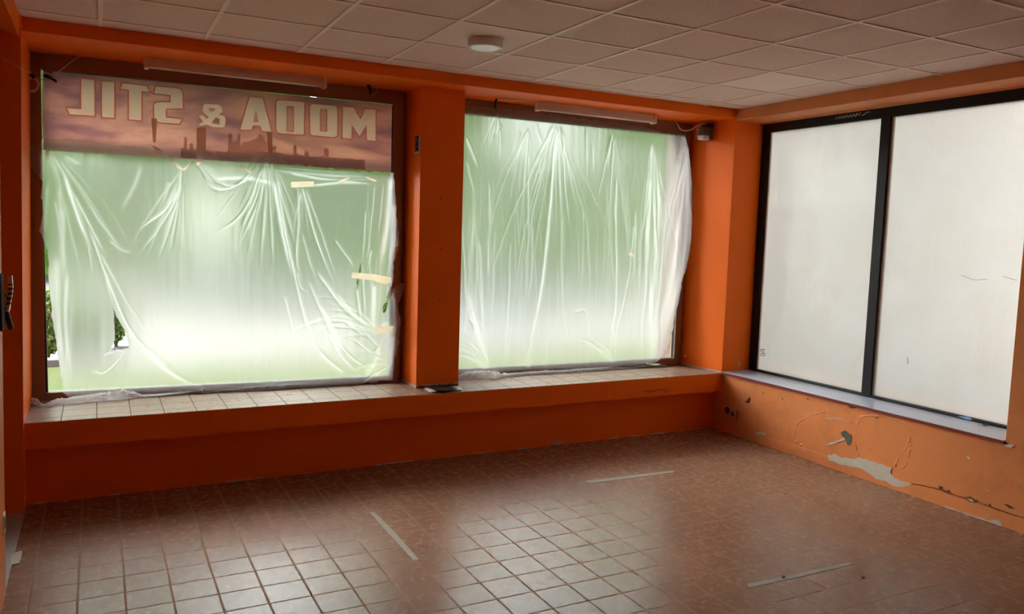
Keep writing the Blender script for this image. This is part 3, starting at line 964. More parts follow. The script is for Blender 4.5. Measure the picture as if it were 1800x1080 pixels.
for pz, w, s in (([(240, 0), (300, 260), (400, 640), (560, 810)], 1.9, .75), ([(270, 440), (330, 690)], 1.3, .6), ([(390, 380), (450, 520), (520, 660), (650, 770)], 1.6, .7), ([(430, 330), (560, 500), (690, 600)], 2.2, .8), ([(520, 430), (600, 530), (700, 600)], 1.5, .7),
                 ([(450, 500), (560, 700), (690, 790)], 1.6, .8), ([(600, 640), (690, 700), (730, 640)], 1.4, .8), ([(640, 600), (690, 650), (740, 690)], 1.4, .7), ([(480, 620), (540, 720), (620, 800)], 2, .7), ([(700, 380), (690, 520), (700, 600)], 5, .7),
                 ([(330, 330), (350, 400), (390, 420)], 1.3, .7), ([(740, 560), (770, 640), (760, 760)], 5, .75), ([(790, 440), (800, 560), (760, 640)], 4, .8), ([(610, 380), (630, 560)], 1.3, .8), ([(640, 300), (650, 540)], 1.2, .8), ([(430, 690), (500, 760), (560, 800)], 2.2, .7),
                 ([(560, 560), (650, 620), (700, 610)], 1.4, .7), ([(720, 690), (690, 760), (640, 820)], 3, .6), ([(780, 620), (770, 720), (768, 810)], 4, .75), ([(785, 0), (790, 120), (775, 300)], 5, .85)):
    f1.append((Zr(pz), w, s))
f1 += fan(475, 278, 60, 150, 14, 90, 190, 1.2, .6, 11) + fan(532, 330, 70, 125, 6, 40, 90, 1.0, .7, 12) + fan(322, 298, 85, 130, 5, 80, 190, 1.2, .5, 13)
f1 += fan(90, 262, 40, 85, 8, 120, 330, 1.6, .45, 14) + fan(345, 285, 10, 60, 5, 40, 90, 1.2, .6, 15)
f1 += fan(668, 590, 185, 245, 12, 60, 180, 1.2, .55, 16, .2) + hang(640, 695, 320, 560, 9, 1.3, .5, 17, 8) + hang(95, 130, 300, 690, 6, 3, .5, 18, 8)
f1 += fan(690, 640, 150, 230, 8, 30, 90, 1.2, .6, 19, .3)
SEED = random.Random(5)


def base1(U, Z, X, Y):
    b = .012 * np.exp(-((Z - ZS) / .10) ** 2)
    return b + .02 * np.clip((X - 650) / 50, 0, 1) * np.exp(-((Y - 580) / 60) ** 2)


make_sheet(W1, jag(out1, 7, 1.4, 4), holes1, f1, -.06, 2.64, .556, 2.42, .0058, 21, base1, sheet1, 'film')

# sheet over the second window
sheet2 = thing('plastic_sheet', 'whole white plastic sheet hanging in vertical folds from the right-hand front window frame', 'plastic sheet', tuple(W2.p(1.3, ZS, .03)), 'plastic sheets over the front windows')
out2 = [(806, 192), (822, 184), (870, 190), (940, 198), (1010, 207), (1080, 216), (1140, 224), (1160, 232), (1203, 238), (1207, 262), (1210, 300), (1213, 345), (1210, 372), (1214, 400), (1208, 440), (1200, 470), (1195, 490), (1190, 520), (1184, 560), (1172, 610), (1160, 632), (1148, 641), (1130, 646),
        (1000, 652), (900, 658), (790, 668), (790, 400)]
Z6b = zm(820, 190, 4.695); Z7b = zm(1020, 220, 4.695); Z7a = zm(780, 300, 2.571)
f2 = []
for pz, w, s in (([(740, 150), (720, 400), (690, 750), (655, 1090)], 2.2, 1.0), ([(755, 150), (770, 650), (775, 950)], 1.2, .75), ([(790, 200), (820, 700), (860, 1060)], 1.1, .75), ([(730, 160), (670, 430)], 1.1, .6), ([(780, 160), (840, 520)], 1.0, .75),
                 ([(770, 150), (840, 310)], 1.0, .5), ([(500, 180), (440, 330), (380, 500)], 1.2, .65), ([(510, 190), (490, 400), (465, 700)], 1.3, .6), ([(515, 380), (510, 900)], 1.5, .6), ([(580, 130), (600, 230), (630, 310)], 1.3, .6), ([(715, 140), (660, 240)], 1.2, .6),
                 ([(0, 250), (50, 380), (100, 510)], 1.3, .7), ([(0, 440), (40, 620), (80, 800)], 1.3, .65), ([(270, 140), (210, 210)], 1.2, .6), ([(285, 140), (235, 215)], 1.2, .6), ([(600, 370), (600, 660)], 1.0, .5), ([(185, 650), (190, 1080)], 1.5, .5), ([(440, 200), (380, 350)], 1, .5), ([(740, 180), (735, 1070)], 1.0, .5)):
    f2.append((Z6b(pz), w, s))
for pz, w, s in (([(260, 80), (235, 220), (215, 350)], 1.2, .65), ([(272, 130), (255, 450), (230, 780)], 1.1, .7), ([(300, 440), (290, 700), (285, 1080)], 1.7, .8), ([(340, 420), (370, 700)], 1.2, .5), ([(600, 170), (570, 520), (510, 860), (470, 1080)], 1.3, .75), ([(590, 440), (565, 700), (540, 1080)], 2.2, .75),
                 ([(612, 170), (618, 600), (610, 1080)], 1.2, .6), ([(640, 500), (655, 800), (668, 1080)], 1.5, .7), ([(850, 220), (800, 440), (750, 690)], 1.5, .75), ([(855, 240), (800, 700), (735, 1080)], 2.2, .8), ([(860, 150), (855, 600), (830, 1080)], 5, .8), ([(862, 110), (880, 300), (885, 700)], 2.5, .8),
                 ([(100, 160), (110, 400)], 1.0, .5), ([(50, 30), (55, 500)], 1.0, .5), ([(440, 840), (420, 1000)], 1.2, .6), ([(800, 230), (850, 180)], 1.2, .6), ([(850, 700), (850, 1080)], 4, .7), ([(870, 650), (860, 1080)], 3, .8)):
    f2.append((Z7b(pz), w, s))
for pz, w, s in (([(110, 560), (160, 750), (205, 890)], 2.6, .8), ([(90, 380), (105, 600), (190, 880)], 1.6, .7), ([(80, 200), (95, 500), (100, 880)], 1.6, .6), ([(300, 330), (290, 600), (275, 870)], 1.2, .5), ([(490, 0), (455, 400), (410, 690), (365, 880)], 1.9, .95), ([(530, 200), (535, 600), (575, 800)], 1.2, .6),
                 ([(770, 130), (778, 560), (740, 870)], 1.6, .75), ([(860, 260), (820, 560), (740, 860)], 1.3, .6), ([(930, 20), (910, 560), (880, 860)], 2.0, .75), ([(1050, 200), (1010, 560), (920, 890)], 6, .8), ([(1085, 100), (1060, 440), (960, 850)], 6, .75), ([(1100, 150), (1090, 360), (1050, 500)], 3, .7),
                 ([(960, 300), (940, 600), (930, 860)], 2, .6), ([(1000, 130), (970, 500), (945, 850)], 2, .65), ([(590, 640), (640, 640), (660, 760)], 1.2, .5), ([(380, 0), (380, 330)], 1.3, .5), ([(200, 330), (200, 500)], 2, .5)):
    f2.append((Z7a(pz), w, s))
f2 += fan(978, 215, 55, 125, 16, 80, 420, 1.1, .6, 31) + fan(1076, 232, 75, 105, 6, 80, 400, 1.1, .5, 32) + fan(1149, 246, 78, 104, 10, 120, 400, 1.1, .6, 33)
f2 += fan(928, 222, 70, 125, 8, 60, 300, 1.1, .45, 34) + fan(1203, 245, 88, 112, 14, 150, 400, 2.0, .6, 35) + fan(875, 195, 80, 120, 5, 30, 90, 1.0, .4, 36)
f2 += hang(815, 1180, 300, 640, 60, 1.2, .38, 37, 14) + hang(1100, 1200, 300, 640, 18, 2.2, .5, 38, 16) + hang(815, 860, 300, 640, 8, 1.6, .5, 39, 20)
f2 += fan(1075, 640, 235, 300, 8, 30, 110, 1.2, .6, 40) + fan(855, 650, 225, 290, 8, 40, 160, 1.4, .6, 41) + fan(930, 648, 230, 300, 6, 20, 70, 1.2, .5, 42)


def base2(U, Z, X, Y):
    return .015 * np.exp(-((Z - ZS) / .12) ** 2) + .035 * np.clip((X - 1150) / 50, 0, 1) * np.clip((Y - 240) / 80, 0, 1)


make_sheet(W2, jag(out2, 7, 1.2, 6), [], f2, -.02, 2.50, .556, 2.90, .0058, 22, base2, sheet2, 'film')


def hem(wall, pxs, parent, seed, h=.05, dep=.05):
    """bunched film lying on the ledge along a pixel path of (x, y_front, height)"""
    rng = random.Random(seed)
    path = spline([Vector((x, y, hh)) for x, y, hh in pxs], 260)
    b = bmesh.new(); rings = []; seg = 26
    crs = []
    for k, p in enumerate(path):
        c = on_z(p.x, p.y, ZS + .004); hh = p.z
        t = k / 260
        ring = []
        for j in range(seg):
            a = math.pi * (j / (seg - 1))
            q = Vector((math.cos(a) * -1, math.sin(a)))
            nz = noise.noise(Vector((c.x * 14 + seed, j * .35, 0))) * .75 + noise.noise(Vector((c.x * 38, j * .9, seed))) * .6 + noise.noise(Vector((c.x * 90, j * 1.7, seed))) * .3
            r = 1 + nz * .75
            y = c.y + dep * (.5 + .5 * q.x) * 1.2 + .010 * nz
            z = ZS + .003 + max(0, hh * q.y * r) * (1 - .3 * (j / seg))
            ring.append(b.verts.new((c.x + .008 * nz, y, z))); crs.append(min(1, max(0, .35 + nz * .6)))
        rings.append(ring)
    for k in range(len(rings) - 1):
        for j in range(seg - 1):
            f = b.faces.new((rings[k][j], rings[k + 1][j], rings[k + 1][j + 1], rings[k][j + 1])); f.smooth = True
    me = bpy.data.meshes.new('crumpled_hem'); b.to_mesh(me); b.free()
    at = me.attributes.new('crease', 'FLOAT', 'POINT'); at.data.foreach_set('value', crs)
    me.materials.append(HEM)
    return link('crumpled_hem', me, parent)


hem(W1, [(53, 712, .035), (62, 712, .035), (78, 716, .018), (100, 712, .035), (140, 709, .040), (155, 707, .05), (200, 704, .055), (215, 703, .062), (235, 700, .035), (255, 699, .016), (300, 696, .018), (345, 692, .028), (358, 692, .034), (372, 691, .018), (450, 687, .034), (520, 683, .038), (560, 680, .032), (620, 675, .042), (660, 671, .046), (684, 669, .018)], sheet1, 3)
hem(W2, [(806, 669, .03), (822, 667, .055), (850, 666, .065), (872, 666, .06), (885, 664, .03), (930, 660, .026), (1000, 656, .024), (1060, 652, .03), (1080, 650, .028), (1100, 649, .012), (1140, 646, .02), (1165, 643, .015), (1176, 646, .006)], sheet2, 9)


def tape(pts, parent, wall, off=.034, mt=TAPET, name='tape_strip'):
    m = MB()
    P = [wall.at(x, y, off) for x, y in pts]
    n = Vector(wall.n)
    m.prism([p for p in P], [p + n * .0006 for p in P], mt)
    return m.build(name, parent)


for pts in ([(619, 479), (655, 482), (688, 488), (688, 497), (676, 500), (655, 493), (618, 489)],
            [(511, 320), (552, 319), (551, 328), (512, 330)],
            [(595, 318), (613, 311), (617, 313), (600, 322)],
            [(420, 292), (424, 290), (444, 303), (441, 306)],
            [(297, 279), (303, 278), (322, 297), (321, 300), (313, 296)],
            [(336, 283), (341, 284), (325, 300), (321, 298)],
            [(659, 576), (702, 572), (701, 585), (660, 586)],
            [(640, 309), (662, 317), (661, 320), (644, 315)],
            [(165, 264), (178, 264), (180, 270), (166, 270)],
            [(700, 404), (701, 425), (697, 437), (695, 430)],
            [(80, 266), (86, 264), (86, 280), (81, 284)]):
    tape(pts, sheet1, W1, .045)
for pts in ([(346, 225), (362, 224), (362, 268), (350, 292), (345, 290)], [(469, 232), (478, 232), (480, 280), (473, 284)], [(266, 208), (276, 209), (274, 250), (269, 250)], [(266, 255), (282, 262), (290, 270), (276, 268)]):
    tape(pts, sheet1, W1, .012, TAPEB)
for pts in ([(1134, 638), (1160, 640), (1176, 646), (1172, 648), (1150, 645)],):
    tape(pts, sheet2, W2, .055)
for pts in ([(1105, 443), (1116, 447), (1112, 453), (1106, 450)], [(1117, 420), (1124, 420), (1123, 424)]):
    tape(pts, sheet2, W2, .045, TAPET)

# ------------------------------------------------------------------ ceiling light
c = (2.115, -.875, 3.0)
lamp = thing('ceiling_light', 'round white surface-mounted ceiling light on a plain ceiling tile', 'ceiling light', c)
m = MB(); m.lathe([(.098, .004), (.110, 0), (.110, -.006), (.108, -.044), (.104, -.048), (.090, -.048), (.090, -.040), (.02, -.040)], WHITE, c); m.build('housing', lamp)
m = MB(); m.lathe([(.089, -.041), (.089, -.046), (.086, -.048), (.02, -.0485)], TUBE, c); m.build('diffuser', lamp)


# ------------------------------------------------------------------ strip lights above the windows
def batten(label, x0, x1, y, flip):
    z1 = 2.923
    t = thing('strip_light', label, 'strip light', ((x0 + x1) / 2, y, z1), 'fluorescent strip lights over the front windows')
    m = MB()
    prof = [(-.026, 0), (.026, 0), (.026, -.030), (.034, -.034), (.034, -.040), (-.034, -.040), (-.034, -.034), (-.026, -.030)]
    m.prism([(x0 + .012, y + a, z1 + b) for a, b in prof], [(x1 - .012, y + a, z1 + b) for a, b in prof], CREAM)
    m.build('housing', t)
    m = MB(); m.tube([(x0 + .03, y, z1 - .056), (x1 - .03, y, z1 - .056)], .0135, TUBE, 16); m.build('lamp_tube', t)
    for xe in (x0, x1):
        m = MB(); s = 1 if xe == x0 else -1
        m.box((min(xe, xe + s * .03), y - .036, z1 - .074), (max(xe, xe + s * .03), y + .036, z1 - .0), CREAM, .004); m.build('end_cap', t)
    m = MB(); m.prism([(x0 + .03, y - .034, z1 - .040), (x0 + .03, y - .030, z1 - .040), (x0 + .03, y - .034, z1 - .062), (x0 + .03, y - .038, z1 - .062)],
                      [(x1 - .03, y - .034, z1 - .040), (x1 - .03, y - .030, z1 - .040), (x1 - .03, y - .034, z1 - .062), (x1 - .03, y - .038, z1 - .062)], CREAM)
    m.build('reflector_lip', t)
    return t


b1 = batten('long fluorescent strip light over the window with the lettered banner', .262, 1.50, .60, 0)
b2 = batten('fluorescent strip light over the front window right of the pillar', 3.272, 4.515, .53, 1)


def cable(pts, r, mt, n=30): 
    m = MB(); m.tube(spline(pts, n), r, mt, 7); return m


c1 = thing('lamp_cable', 'thin cable looping from the right end of the strip light over the lettered window', 'cable', tuple(W1.at(650, 150, .12)))
cable([on_y(571, 137, .60), on_y(600, 140, .62), on_y(630, 143, .62), on_y(648, 146, .64)], .004, CABLE).build('cord', c1)
m = MB(); m.tube([W1.at(646, 146, .10), W1.at(648, 152, .10), W1.at(650, 156, .10), W1.at(652, 166, .10)], [.006, .013, .013, .008], BLACK, 10); m.build('connector', c1)
cable([W1.at(651, 150, .09), W1.at(660, 151, .09), W1.at(663, 158, .09), W1.at(658, 166, .09), W1.at(651, 165, .09), W1.at(648, 158, .09)], .0025, CABLE).build('cord_loop', c1)
c2 = thing('lamp_cable', 'thin cable running from the pillar side into the strip light over the right-hand front window', 'cable', tuple(on_y(876, 176, .5)))
cable([on_y(942, 182, .53), on_y(925, 177, .53), on_y(900, 175, .53), on_y(878, 174.5, .53), on_y(874, 178, .53)], .005, CABLE).build('cord', c2)
m = MB(); m.tube([on_y(873, 174, .53), on_y(871, 182, .53), on_y(871, 190, .53), on_y(873, 193, .53)], [.008, .014, .012, .005], BLACK, 10); m.build('connector', c2)

# cables hanging in the top left corner of the first window
cc = thing('cable_coil', 'coil of thin pale cable hanging in the top left window corner beside the red wall', 'cable', tuple(W1.at(56, 150, .06)))
m = MB(); q = []
for k in range(110):
    a = k / 110 * 2 * math.pi * 4.3; rr = 11.5 + 1.5 * math.sin(a * .37)
    q.append(W1.at(56 + rr * .95 * math.cos(a) + k * .01, 147 + rr * math.sin(a) + (k % 37) * .09, .07 + .0006 * k * .3))
m.tube(q, .0036, CABLE, 6); m.build('loops', cc)
cable([on_y(2, 101, .12), on_y(20, 111, .125), on_y(37, 121, .13)] + [W1.at(50, 129, .08), W1.at(57, 134, .08), W1.at(70, 138, .08), W1.at(82, 142, .08), W1.at(92, 141, .08)], .0026, CABLE).build('tail', cc)
m = MB(); m.tube([W1.at(52, 131, .085), W1.at(57, 133, .085), W1.at(60, 138, .085)], [.008, .014, .010], DARK, 10); m.build('binding', cc)
c3 = thing('dangling_cable', 'cable end with a black plug hanging across the top left corner of the lettered banner', 'cable', tuple(W1.at(88, 138, .08)))
cable([on_y(153, 89, .70), W1.at(142, 97, .06), W1.at(125, 109, .06), W1.at(108, 122, .07), W1.at(95, 132, .08), W1.at(88, 136, .08)], .0034, CABLE).build('cord', c3)
m = MB(); m.tube(spline([W1.at(x, y, .085) for x, y in ((76, 134), (82, 134), (88, 137), (93, 140), (97, 142), (98.5, 145.5))], 14), [.006, .010, .013, .014, .014, .012, .010, .009, .009, .009, .009, .009, .009, .008, .006], BLACK, 10); m.build('plug', c3)
cable([W1.at(44, 80, .05), W1.at(44.5, 95, .06), W1.at(48, 115, .07), W1.at(55, 131, .08)], .005, CABLE).build('feed_cord', c3)
c4 = thing('label_bundle', 'folded brown strip bundle tucked behind the cables at the top left window corner', 'strip bundle', tuple(W1.at(82, 118, .05)))
m = MB()
for k in range(5):
    P = [W1.at(58 + k * 4 + a, 97 + k * 1.5 + b, .03 + .008 * k) for a, b in ((0, 0), (5, -1), (24 - k, 24), (18 - k, 28))]
    m.prism(P, [p + Vector(W1.n) * .002 for p in P], BROWNW)
m.build('strip', c4)

# sensor lamp on the reveal of the corner post
s0 = thing('wall_sensor', 'small grey box with a white lens on the orange corner post', 'sensor', (5.12, .52, 2.8))
P0 = on_x(1236, 225, 5.10)
m = MB()
yc = .475
m.box((5.02, yc - .038, 2.745), (5.135, yc + .038, 2.86), MORTAR, .006); m.build('housing', s0)
m = MB(); m.box((5.016, yc - .040, 2.742), (5.090, yc + .040, 2.785), WHITE, .006); m.build('lens', s0)
m = MB(); m.box((5.06, yc - .03, 2.86), (5.145, yc + .05, 2.90), BLACK, .006); m.build('bracket', s0)
c5 = thing('cable_bundle', 'knot of bare wires dangling beside the small sensor box on the corner post', 'cable', (5.08, .6, 2.8))
q = []
for k in range(90):
    a = k * .9
    q.append(on_x(1229 + 4.5 * math.sin(a) + 1.5 * math.sin(k * .31), 226 + k * .19 + 3.0 * math.cos(a * 1.3), 5.07 + .02 * math.sin(k * 1.7)))
m = MB(); m.tube(q, .0022, CABLE, 5); m.build('wire_knot', c5)
m = MB(); m.tube([on_x(1225, 243, 5.07), on_x(1229, 246, 5.07), on_x(1231, 243, 5.07)], [.008, .012, .008], DARK, 8); m.build('wire_end', c5)
cable([on_y(1188, 213, .62), on_y(1193, 222, .60), on_y(1196, 227, .58), on_y(1204, 230, .56), on_y(1215, 228, .52), on_y(1228, 220, .47), on_y(1241, 217, .47)], .005, CABLE).build('cord', c5)

# open switch box in the pillar's side
jb = thing('junction_box', 'open wall box with bare wires in the lit side of the orange pillar', 'wall box', (PX0, .50, 2.49))
y0, y1, z0, z1 = .455, .565, 2.43, 2.55
m = MB()
m.box((PX0 - .0015, y0, z0), (PX0 + .001, y1, z1), DARK)
m.build('recess', jb)
m = MB()
for lo, hi in (((y0 - .006, z0 - .012), (y1 + .004, z0)), ((y0 - .010, z0), (y0 + .012, z1)), ):
    m.box((PX0 - .006, lo[0], lo[1]), (PX0 + .001, hi[0], hi[1]), PLASTER, .002)
m.build('rim', jb)
m = MB()
for k in range(5):
    yy = random.uniform(y0 + .02, y1 - .01); zz = z0 + .01
    m.tube(spline([(PX0 - .003, yy, zz), (PX0 - .012, yy + random.uniform(-.02, .02), zz + .03), (PX0 - .008, yy + random.uniform(-.02, .02), zz + .06), (PX0 - .003, yy, zz + .1)], 12), .0035, random.choice([CABLE, PLASTER, DARK]), 6)
m.build('wires', jb)

# power socket and an empty socket hole low on the right wall
so = thing('power_socket', 'square wall socket painted over in orange, low on the right wall', 'socket', (XR, 0, .2))
m = MB()
m.box((XR - .030, -.042, .162), (XR, .038, .243), SOCK, .005)
m.build('face_plate', so)
m = MB(); m.tube([(XR - .032, -.002, .203), (XR - .029, -.002, .203)], .022, CRACK, 20); m.build('socket_well', so)
m = MB(); m.tube([(XR - .034, -.002, .213), (XR - .031, -.002, .213)], .003, BLACK, 8); m.tube([(XR - .034, -.002, .193), (XR - .031, -.002, .193)], .003, BLACK, 8); m.build('pin_hole', so)
m = MB()
m.tube([(XR + .002, .100, .215), (XR - .002, .100, .215)], .032, DARK, 20); m.tube([(XR - .002, .100, .215), (XR - .005, .100, .215)], .012, CRACK, 12)
tag(m.build('wall_hole'), 'round empty socket hole in the right wall, just left of the painted socket', 'wall hole')

# handle on the near edge of the doorway
hx = XL(1.4) + .008
dh = thing('door_handle', 'ribbed chrome handle with a dark lever at the far left doorway edge', 'handle', (hx, -1.10, 1.40))
m = MB(); m.box((hx - .002, -1.20, 1.30), (hx + .008, -1.07, 1.56), DARK, .003); m.build('back_plate', dh)
m = MB()
grip = []
for k in range(31):
    t = k / 30
    grip.append(Vector((hx + .034 - .020 * max(0, t - .3) * 1.3 + .004 * math.sin(t * 3), -1.06, 1.548 - .17 * t)))
for k in range(30):
    a, b = grip[k], grip[k + 1]
    w = .010 if (k % 4 < 2 or k < 7 or k > 24) else .0075
    m.box((a.x - .012, -1.085, b.z), (a.x + w * .6, -1.055, a.z), CHROME if w > .009 else DARK, 0)
m.build('ribbed_grip', dh)
m = MB(); m.tube(spline([(hx + .005, -1.07, 1.47), (hx + .018, -1.05, 1.43), (hx + .022, -1.05, 1.39), (hx + .005, -1.06, 1.365)], 16), .006, CHROME, 10); m.build('chrome_bow', dh)
m = MB(); m.tube([(hx + .010, -1.06, 1.385), (hx + .018, -1.06, 1.345), (hx + .030, -1.06, 1.292)], [.010, .013, .012], BLACK, 10); m.build('lever', dh)
st = thing('strike_plate', 'small dark metal latch plate low on the doorway edge at the far left', 'latch plate', (XL(.4), -1.07, .4))
c = on_y(1, 915, -1.06)
xw = XL(c.z) + .008
m = MB(); m.box((xw - .001, -1.14, c.z - .05), (xw + .003, -1.065, c.z + .045), CREAM, .001); m.build('plate', st)
m = MB(); m.box((xw - .001, -1.13, c.z - .03), (xw + .0036, -1.085, c.z + .025), DARK); m.build('latch_hole', st)

# booklet left on the ledge
bk = thing('booklet', 'thin dark booklet lying on the tiled ledge at the foot of the pillar', 'booklet', (2.38, .30, ZS))
m = MB(); m.box((2.26, .215, ZS + .0005), (2.50, .385, ZS + .006), BLACK, .001, Matrix.Translation((2.38, .3, 0)) @ Matrix.Rotation(.03, 4, 'Z') @ Matrix.Translation((-2.38, -.3, 0))); m.build('cover', bk)
m = MB()
m.prism([(2.24, .235, ZS + .006), (2.53, .245, ZS + .006), (2.55, .38, ZS + .006), (2.25, .39, ZS + .006)],
        [(2.25, .245, ZS + .011), (2.50, .25, ZS + .009), (2.53, .385, ZS + .009), (2.26, .392, ZS + .013)], PAPER)
m.build('pages', bk)
m = MB()
m.prism([(2.29, .225, ZS + .013), (2.47, .228, ZS + .012), (2.47, .385, ZS + .013), (2.29, .385, ZS + .014)],
        [(2.29, .225, ZS + .016), (2.47, .228, ZS + .014), (2.47, .385, ZS + .016), (2.29, .385, ZS + .018)], DARK)
m.build('front_cover', bk)

# filled strips in the floor where a partition stood
def strip(px, label):
    m = MB(); P = [on_z(x, y, 0) for x, y in px]
    m.prism([p + Vector((0, 0, -.001)) for p in P], [p + Vector((0, 0, .0018)) for p in P], FILL)
    return tag(m.build('floor_filler_strip'), label, 'floor strip', 'filler strips in the floor')


strip([(649, 901), (658, 901), (690, 932), (737, 985), (727, 986), (680, 935)], 'grey filler strip in the floor tiles pointing away towards the lettered window')
strip([(1030, 846), (1105, 837), (1182, 828), (1187, 831), (1110, 841), (1033, 851)], 'pale filler strip in the floor tiles nearest the ledge, parallel to it')
strip([(1311, 1028), (1400, 1009), (1490, 990), (1500, 993), (1410, 1014), (1318, 1034)], 'dark filler strip in the floor tiles below the frosted right window')

# scraps
m = MB()
P = [on_x(x, y, XF - .004) for x, y in ((1683, 732), (1700, 733), (1706, 735), (1709, 739), (1700, 738))]
m.poly(P, BLUE, (-1, 0, 0), .002)
tag(m.build('blue_tape_scrap'), 'scrap of blue tape stuck at the foot of the frosted right pane', 'tape scrap')
m = MB()
P = [on_z(x, y, .567) for x, y in ((1727, 748), (1733, 746), (1738, 748), (1731, 750))]
m.prism(P, [p + Vector((0, 0, .006)) for p in P], BLACK)
tag(m.build('black_scrap'), 'tiny black scrap lying on the blue-grey window board of the right window', 'scrap')
m = MB()
m.tube(spline([on_z(x, y, .569) for x, y in ((1718, 745), (1720, 752), (1723, 757))], 8), .0014, CABLE, 5)
tag(m.build('thread_bit'), 'short grey thread lying on the blue-grey window board of the right window', 'thread')
m = MB()
for k in range(6):
    a = k * 1.05
P = [on_z(*p, .0005) for p in ((1374, 1014), (1378, 1013.5), (1380, 1016), (1377, 1017.5), (1374, 1016.5))]
m.prism(P, [p + Vector((0, 0, .005)) for p in P], DARK)
tag(m.build('dark_crumb'), 'tiny dark crumb lying on the dark filler strip in the floor', 'crumb')
m = MB()
P = [on_z(*p, .0005) for p in ((1514, 1014), (1518, 1013.5), (1520, 1016), (1517, 1017.5), (1514, 1016.5))]
m.prism(P, [p + Vector((0, 0, .005)) for p in P], DARK)
tag(m.build('dark_crumb'), 'tiny dark crumb on the bare tiles to the right of the dark filler strip', 'crumb')

# ------------------------------------------------------------------ outside
GZ = -.15


def grassy():
    t = NT('lawn_grass'); f = t.noise(30, 6, .75); b = t.noise(.6, 3)
    c = t.ramp(f, [(.36, (.008, .015, .002)), (.52, (.022, .033, .005)), (.66, (.04, .052, .011))])
    c = t.mix(t.math('MULTIPLY', b, .4), c, (.034, .042, .013))
    return t.done(t.bsdf(c, .9, .1, 0, f, .8, .03))


def leafy(name, a, b):
    t = NT(name); f = t.noise(5, 6, .75)
    c = t.ramp(f, [(.38, a), (.62, b)])
    d = t.n('ShaderNodeBsdfDiffuse'); t.l(c, d.inputs[0]); tr = t.n('ShaderNodeBsdfTranslucent'); t.l(c, tr.inputs[0])
    m_ = t.n('ShaderNodeMixShader', i_Fac=.35); t.l(d.outputs[0], m_.inputs[1]); t.l(tr.outputs[0], m_.inputs[2])
    return t.done(m_.outputs[0])


GRASS = grassy()
LEAF1 = leafy('tree_leaves', (.075, .185, .010), (.18, .33, .038)); LEAF2 = leafy('shrub_leaves', (.04, .08, .02), (.16, .24, .07))
LEAF3 = leafy('dark_tree_leaves', (.055, .13, .012), (.14, .24, .04))
BARK = simple('bark', (.14, .10, .07), .9, .2, 0, .3, 10, .6)
ASPH = simple('asphalt', (.036, .036, .036), .9, .2, 0, .15, 3)
CONC = simple('pale_concrete', (.050, .048, .043), .9, .2, 0, .06, 2)
KERB = simple('kerb_stone', (.09, .088, .085), .85, .2)
PALE = simple('pale_render', (.22, .21, .195), .9, .2, 0, .06, 1.5)
GREYR = simple('grey_render', (.13, .13, .135), .9, .2, 0, .08, 1.5)
PINK = simple('pink_render', (.20, .10, .085), .9, .2, 0, .08, 1.5)
ROOFT = simple('roof_tile', (.28, .11, .08), .8, .2, 0, .2, 6)
SHUT = simple('window_dark', (.05, .06, .08), .2)

m = MB(); m.box((-45, 1.1, GZ - .2), (60, 90, GZ), ASPH); m.box((5.75, -30, GZ - .2), (60, 1.1, GZ), ASPH); m.box((-45, -30, GZ - .2), (-2.2, 1.1, GZ), ASPH)
struct(m, 'ground')
m = MB(); m.box((-12, 1.5, GZ), (12, 6.3, GZ + .05), GRASS); struct(m, 'lawn')
m = MB(); m.box((-20, 6.3, GZ), (16, 6.5, GZ + .14), KERB, .015); struct(m, 'kerb')
g0 = on_z(240, 560, GZ); g1 = on_z(650, 560, GZ); g2 = on_z(925, 560, GZ); g3 = on_z(1140, 560, GZ)


def ext_quad(pl, mt):
    P = [on_z(x, y, GZ + .02) for x, y in pl]
    m = MB(); m.prism([p - Vector((0, 0, .03)) for p in P], P, mt); return m


struct(ext_quad([(215, 645), (150, 480), (690, 480), (660, 640)], CONC), 'pavement')
struct(ext_quad([(925, 620), (925, 472), (1140, 472), (1145, 615)], CONC), 'pavement')


def tree(name, label, x, y, h, r, leaf, seed):
    t = thing(name, label, 'tree', (x, y, GZ), 'trees across the road')
    rr = random.Random(seed)
    m = MB(); m.tube(spline([(x, y, GZ - .1), (x + .1, y, GZ + h * .3), (x - .1, y + .1, GZ + h * .6)], 10), [.22, .2, .18, .17, .16, .15, .14, .12, .1, .09, .08], BARK, 10); m.build('trunk', t)
    b = bmesh.new()
    for k in range(12):
        tmp = bmesh.new(); bmesh.ops.create_icosphere(tmp, subdivisions=4, radius=r * rr.uniform(.48, .68))
        o = Vector((rr.uniform(-.4, .4) * r, rr.uniform(-.4, .4) * r, GZ + h * .62 + rr.uniform(-.35, .45) * h * .5))
        for v in tmp.verts:
            d = v.co.normalized(); s = 1 + .28 * noise.noise(v.co * 1.6 + Vector((seed, k, 0))) + .16 * noise.noise(v.co * 5 + Vector((k, seed, 0)))
            v.co = Vector((x, y, 0)) + o + v.co * s
        me = bpy.data.meshes.new('t'); tmp.to_mesh(me); tmp.free(); b.from_mesh(me); bpy.data.meshes.remove(me)
    for f in b.faces: f.smooth = True
    me = bpy.data.meshes.new('crown'); b.to_mesh(me); b.free(); me.materials.append(leaf); link('crown', me, t)
    return t


TREES = [(.6, 20, 13.0, 3.0, LEAF1), (8.6, 20, 13.5, 3.0, LEAF1), (4.6, 30, 11, 3.6, LEAF1), (12.9, 31, 12, 3.4, LEAF1), (-3.6, 30, 9, 2.8, LEAF3), (16.6, 20.5, 13, 2.8, LEAF1)]
where = ['near one at the left', 'near one in the middle', 'far one between the two near ones', 'far one at the right', 'low dark one at the far left', 'near one at the right']
for k, (x, y, h, r, lf) in enumerate(TREES):
    tree('tree', 'green tree blurred behind the plastic sheets, %s' % where[k], x, y, h, r, lf, k * 3 + 1)


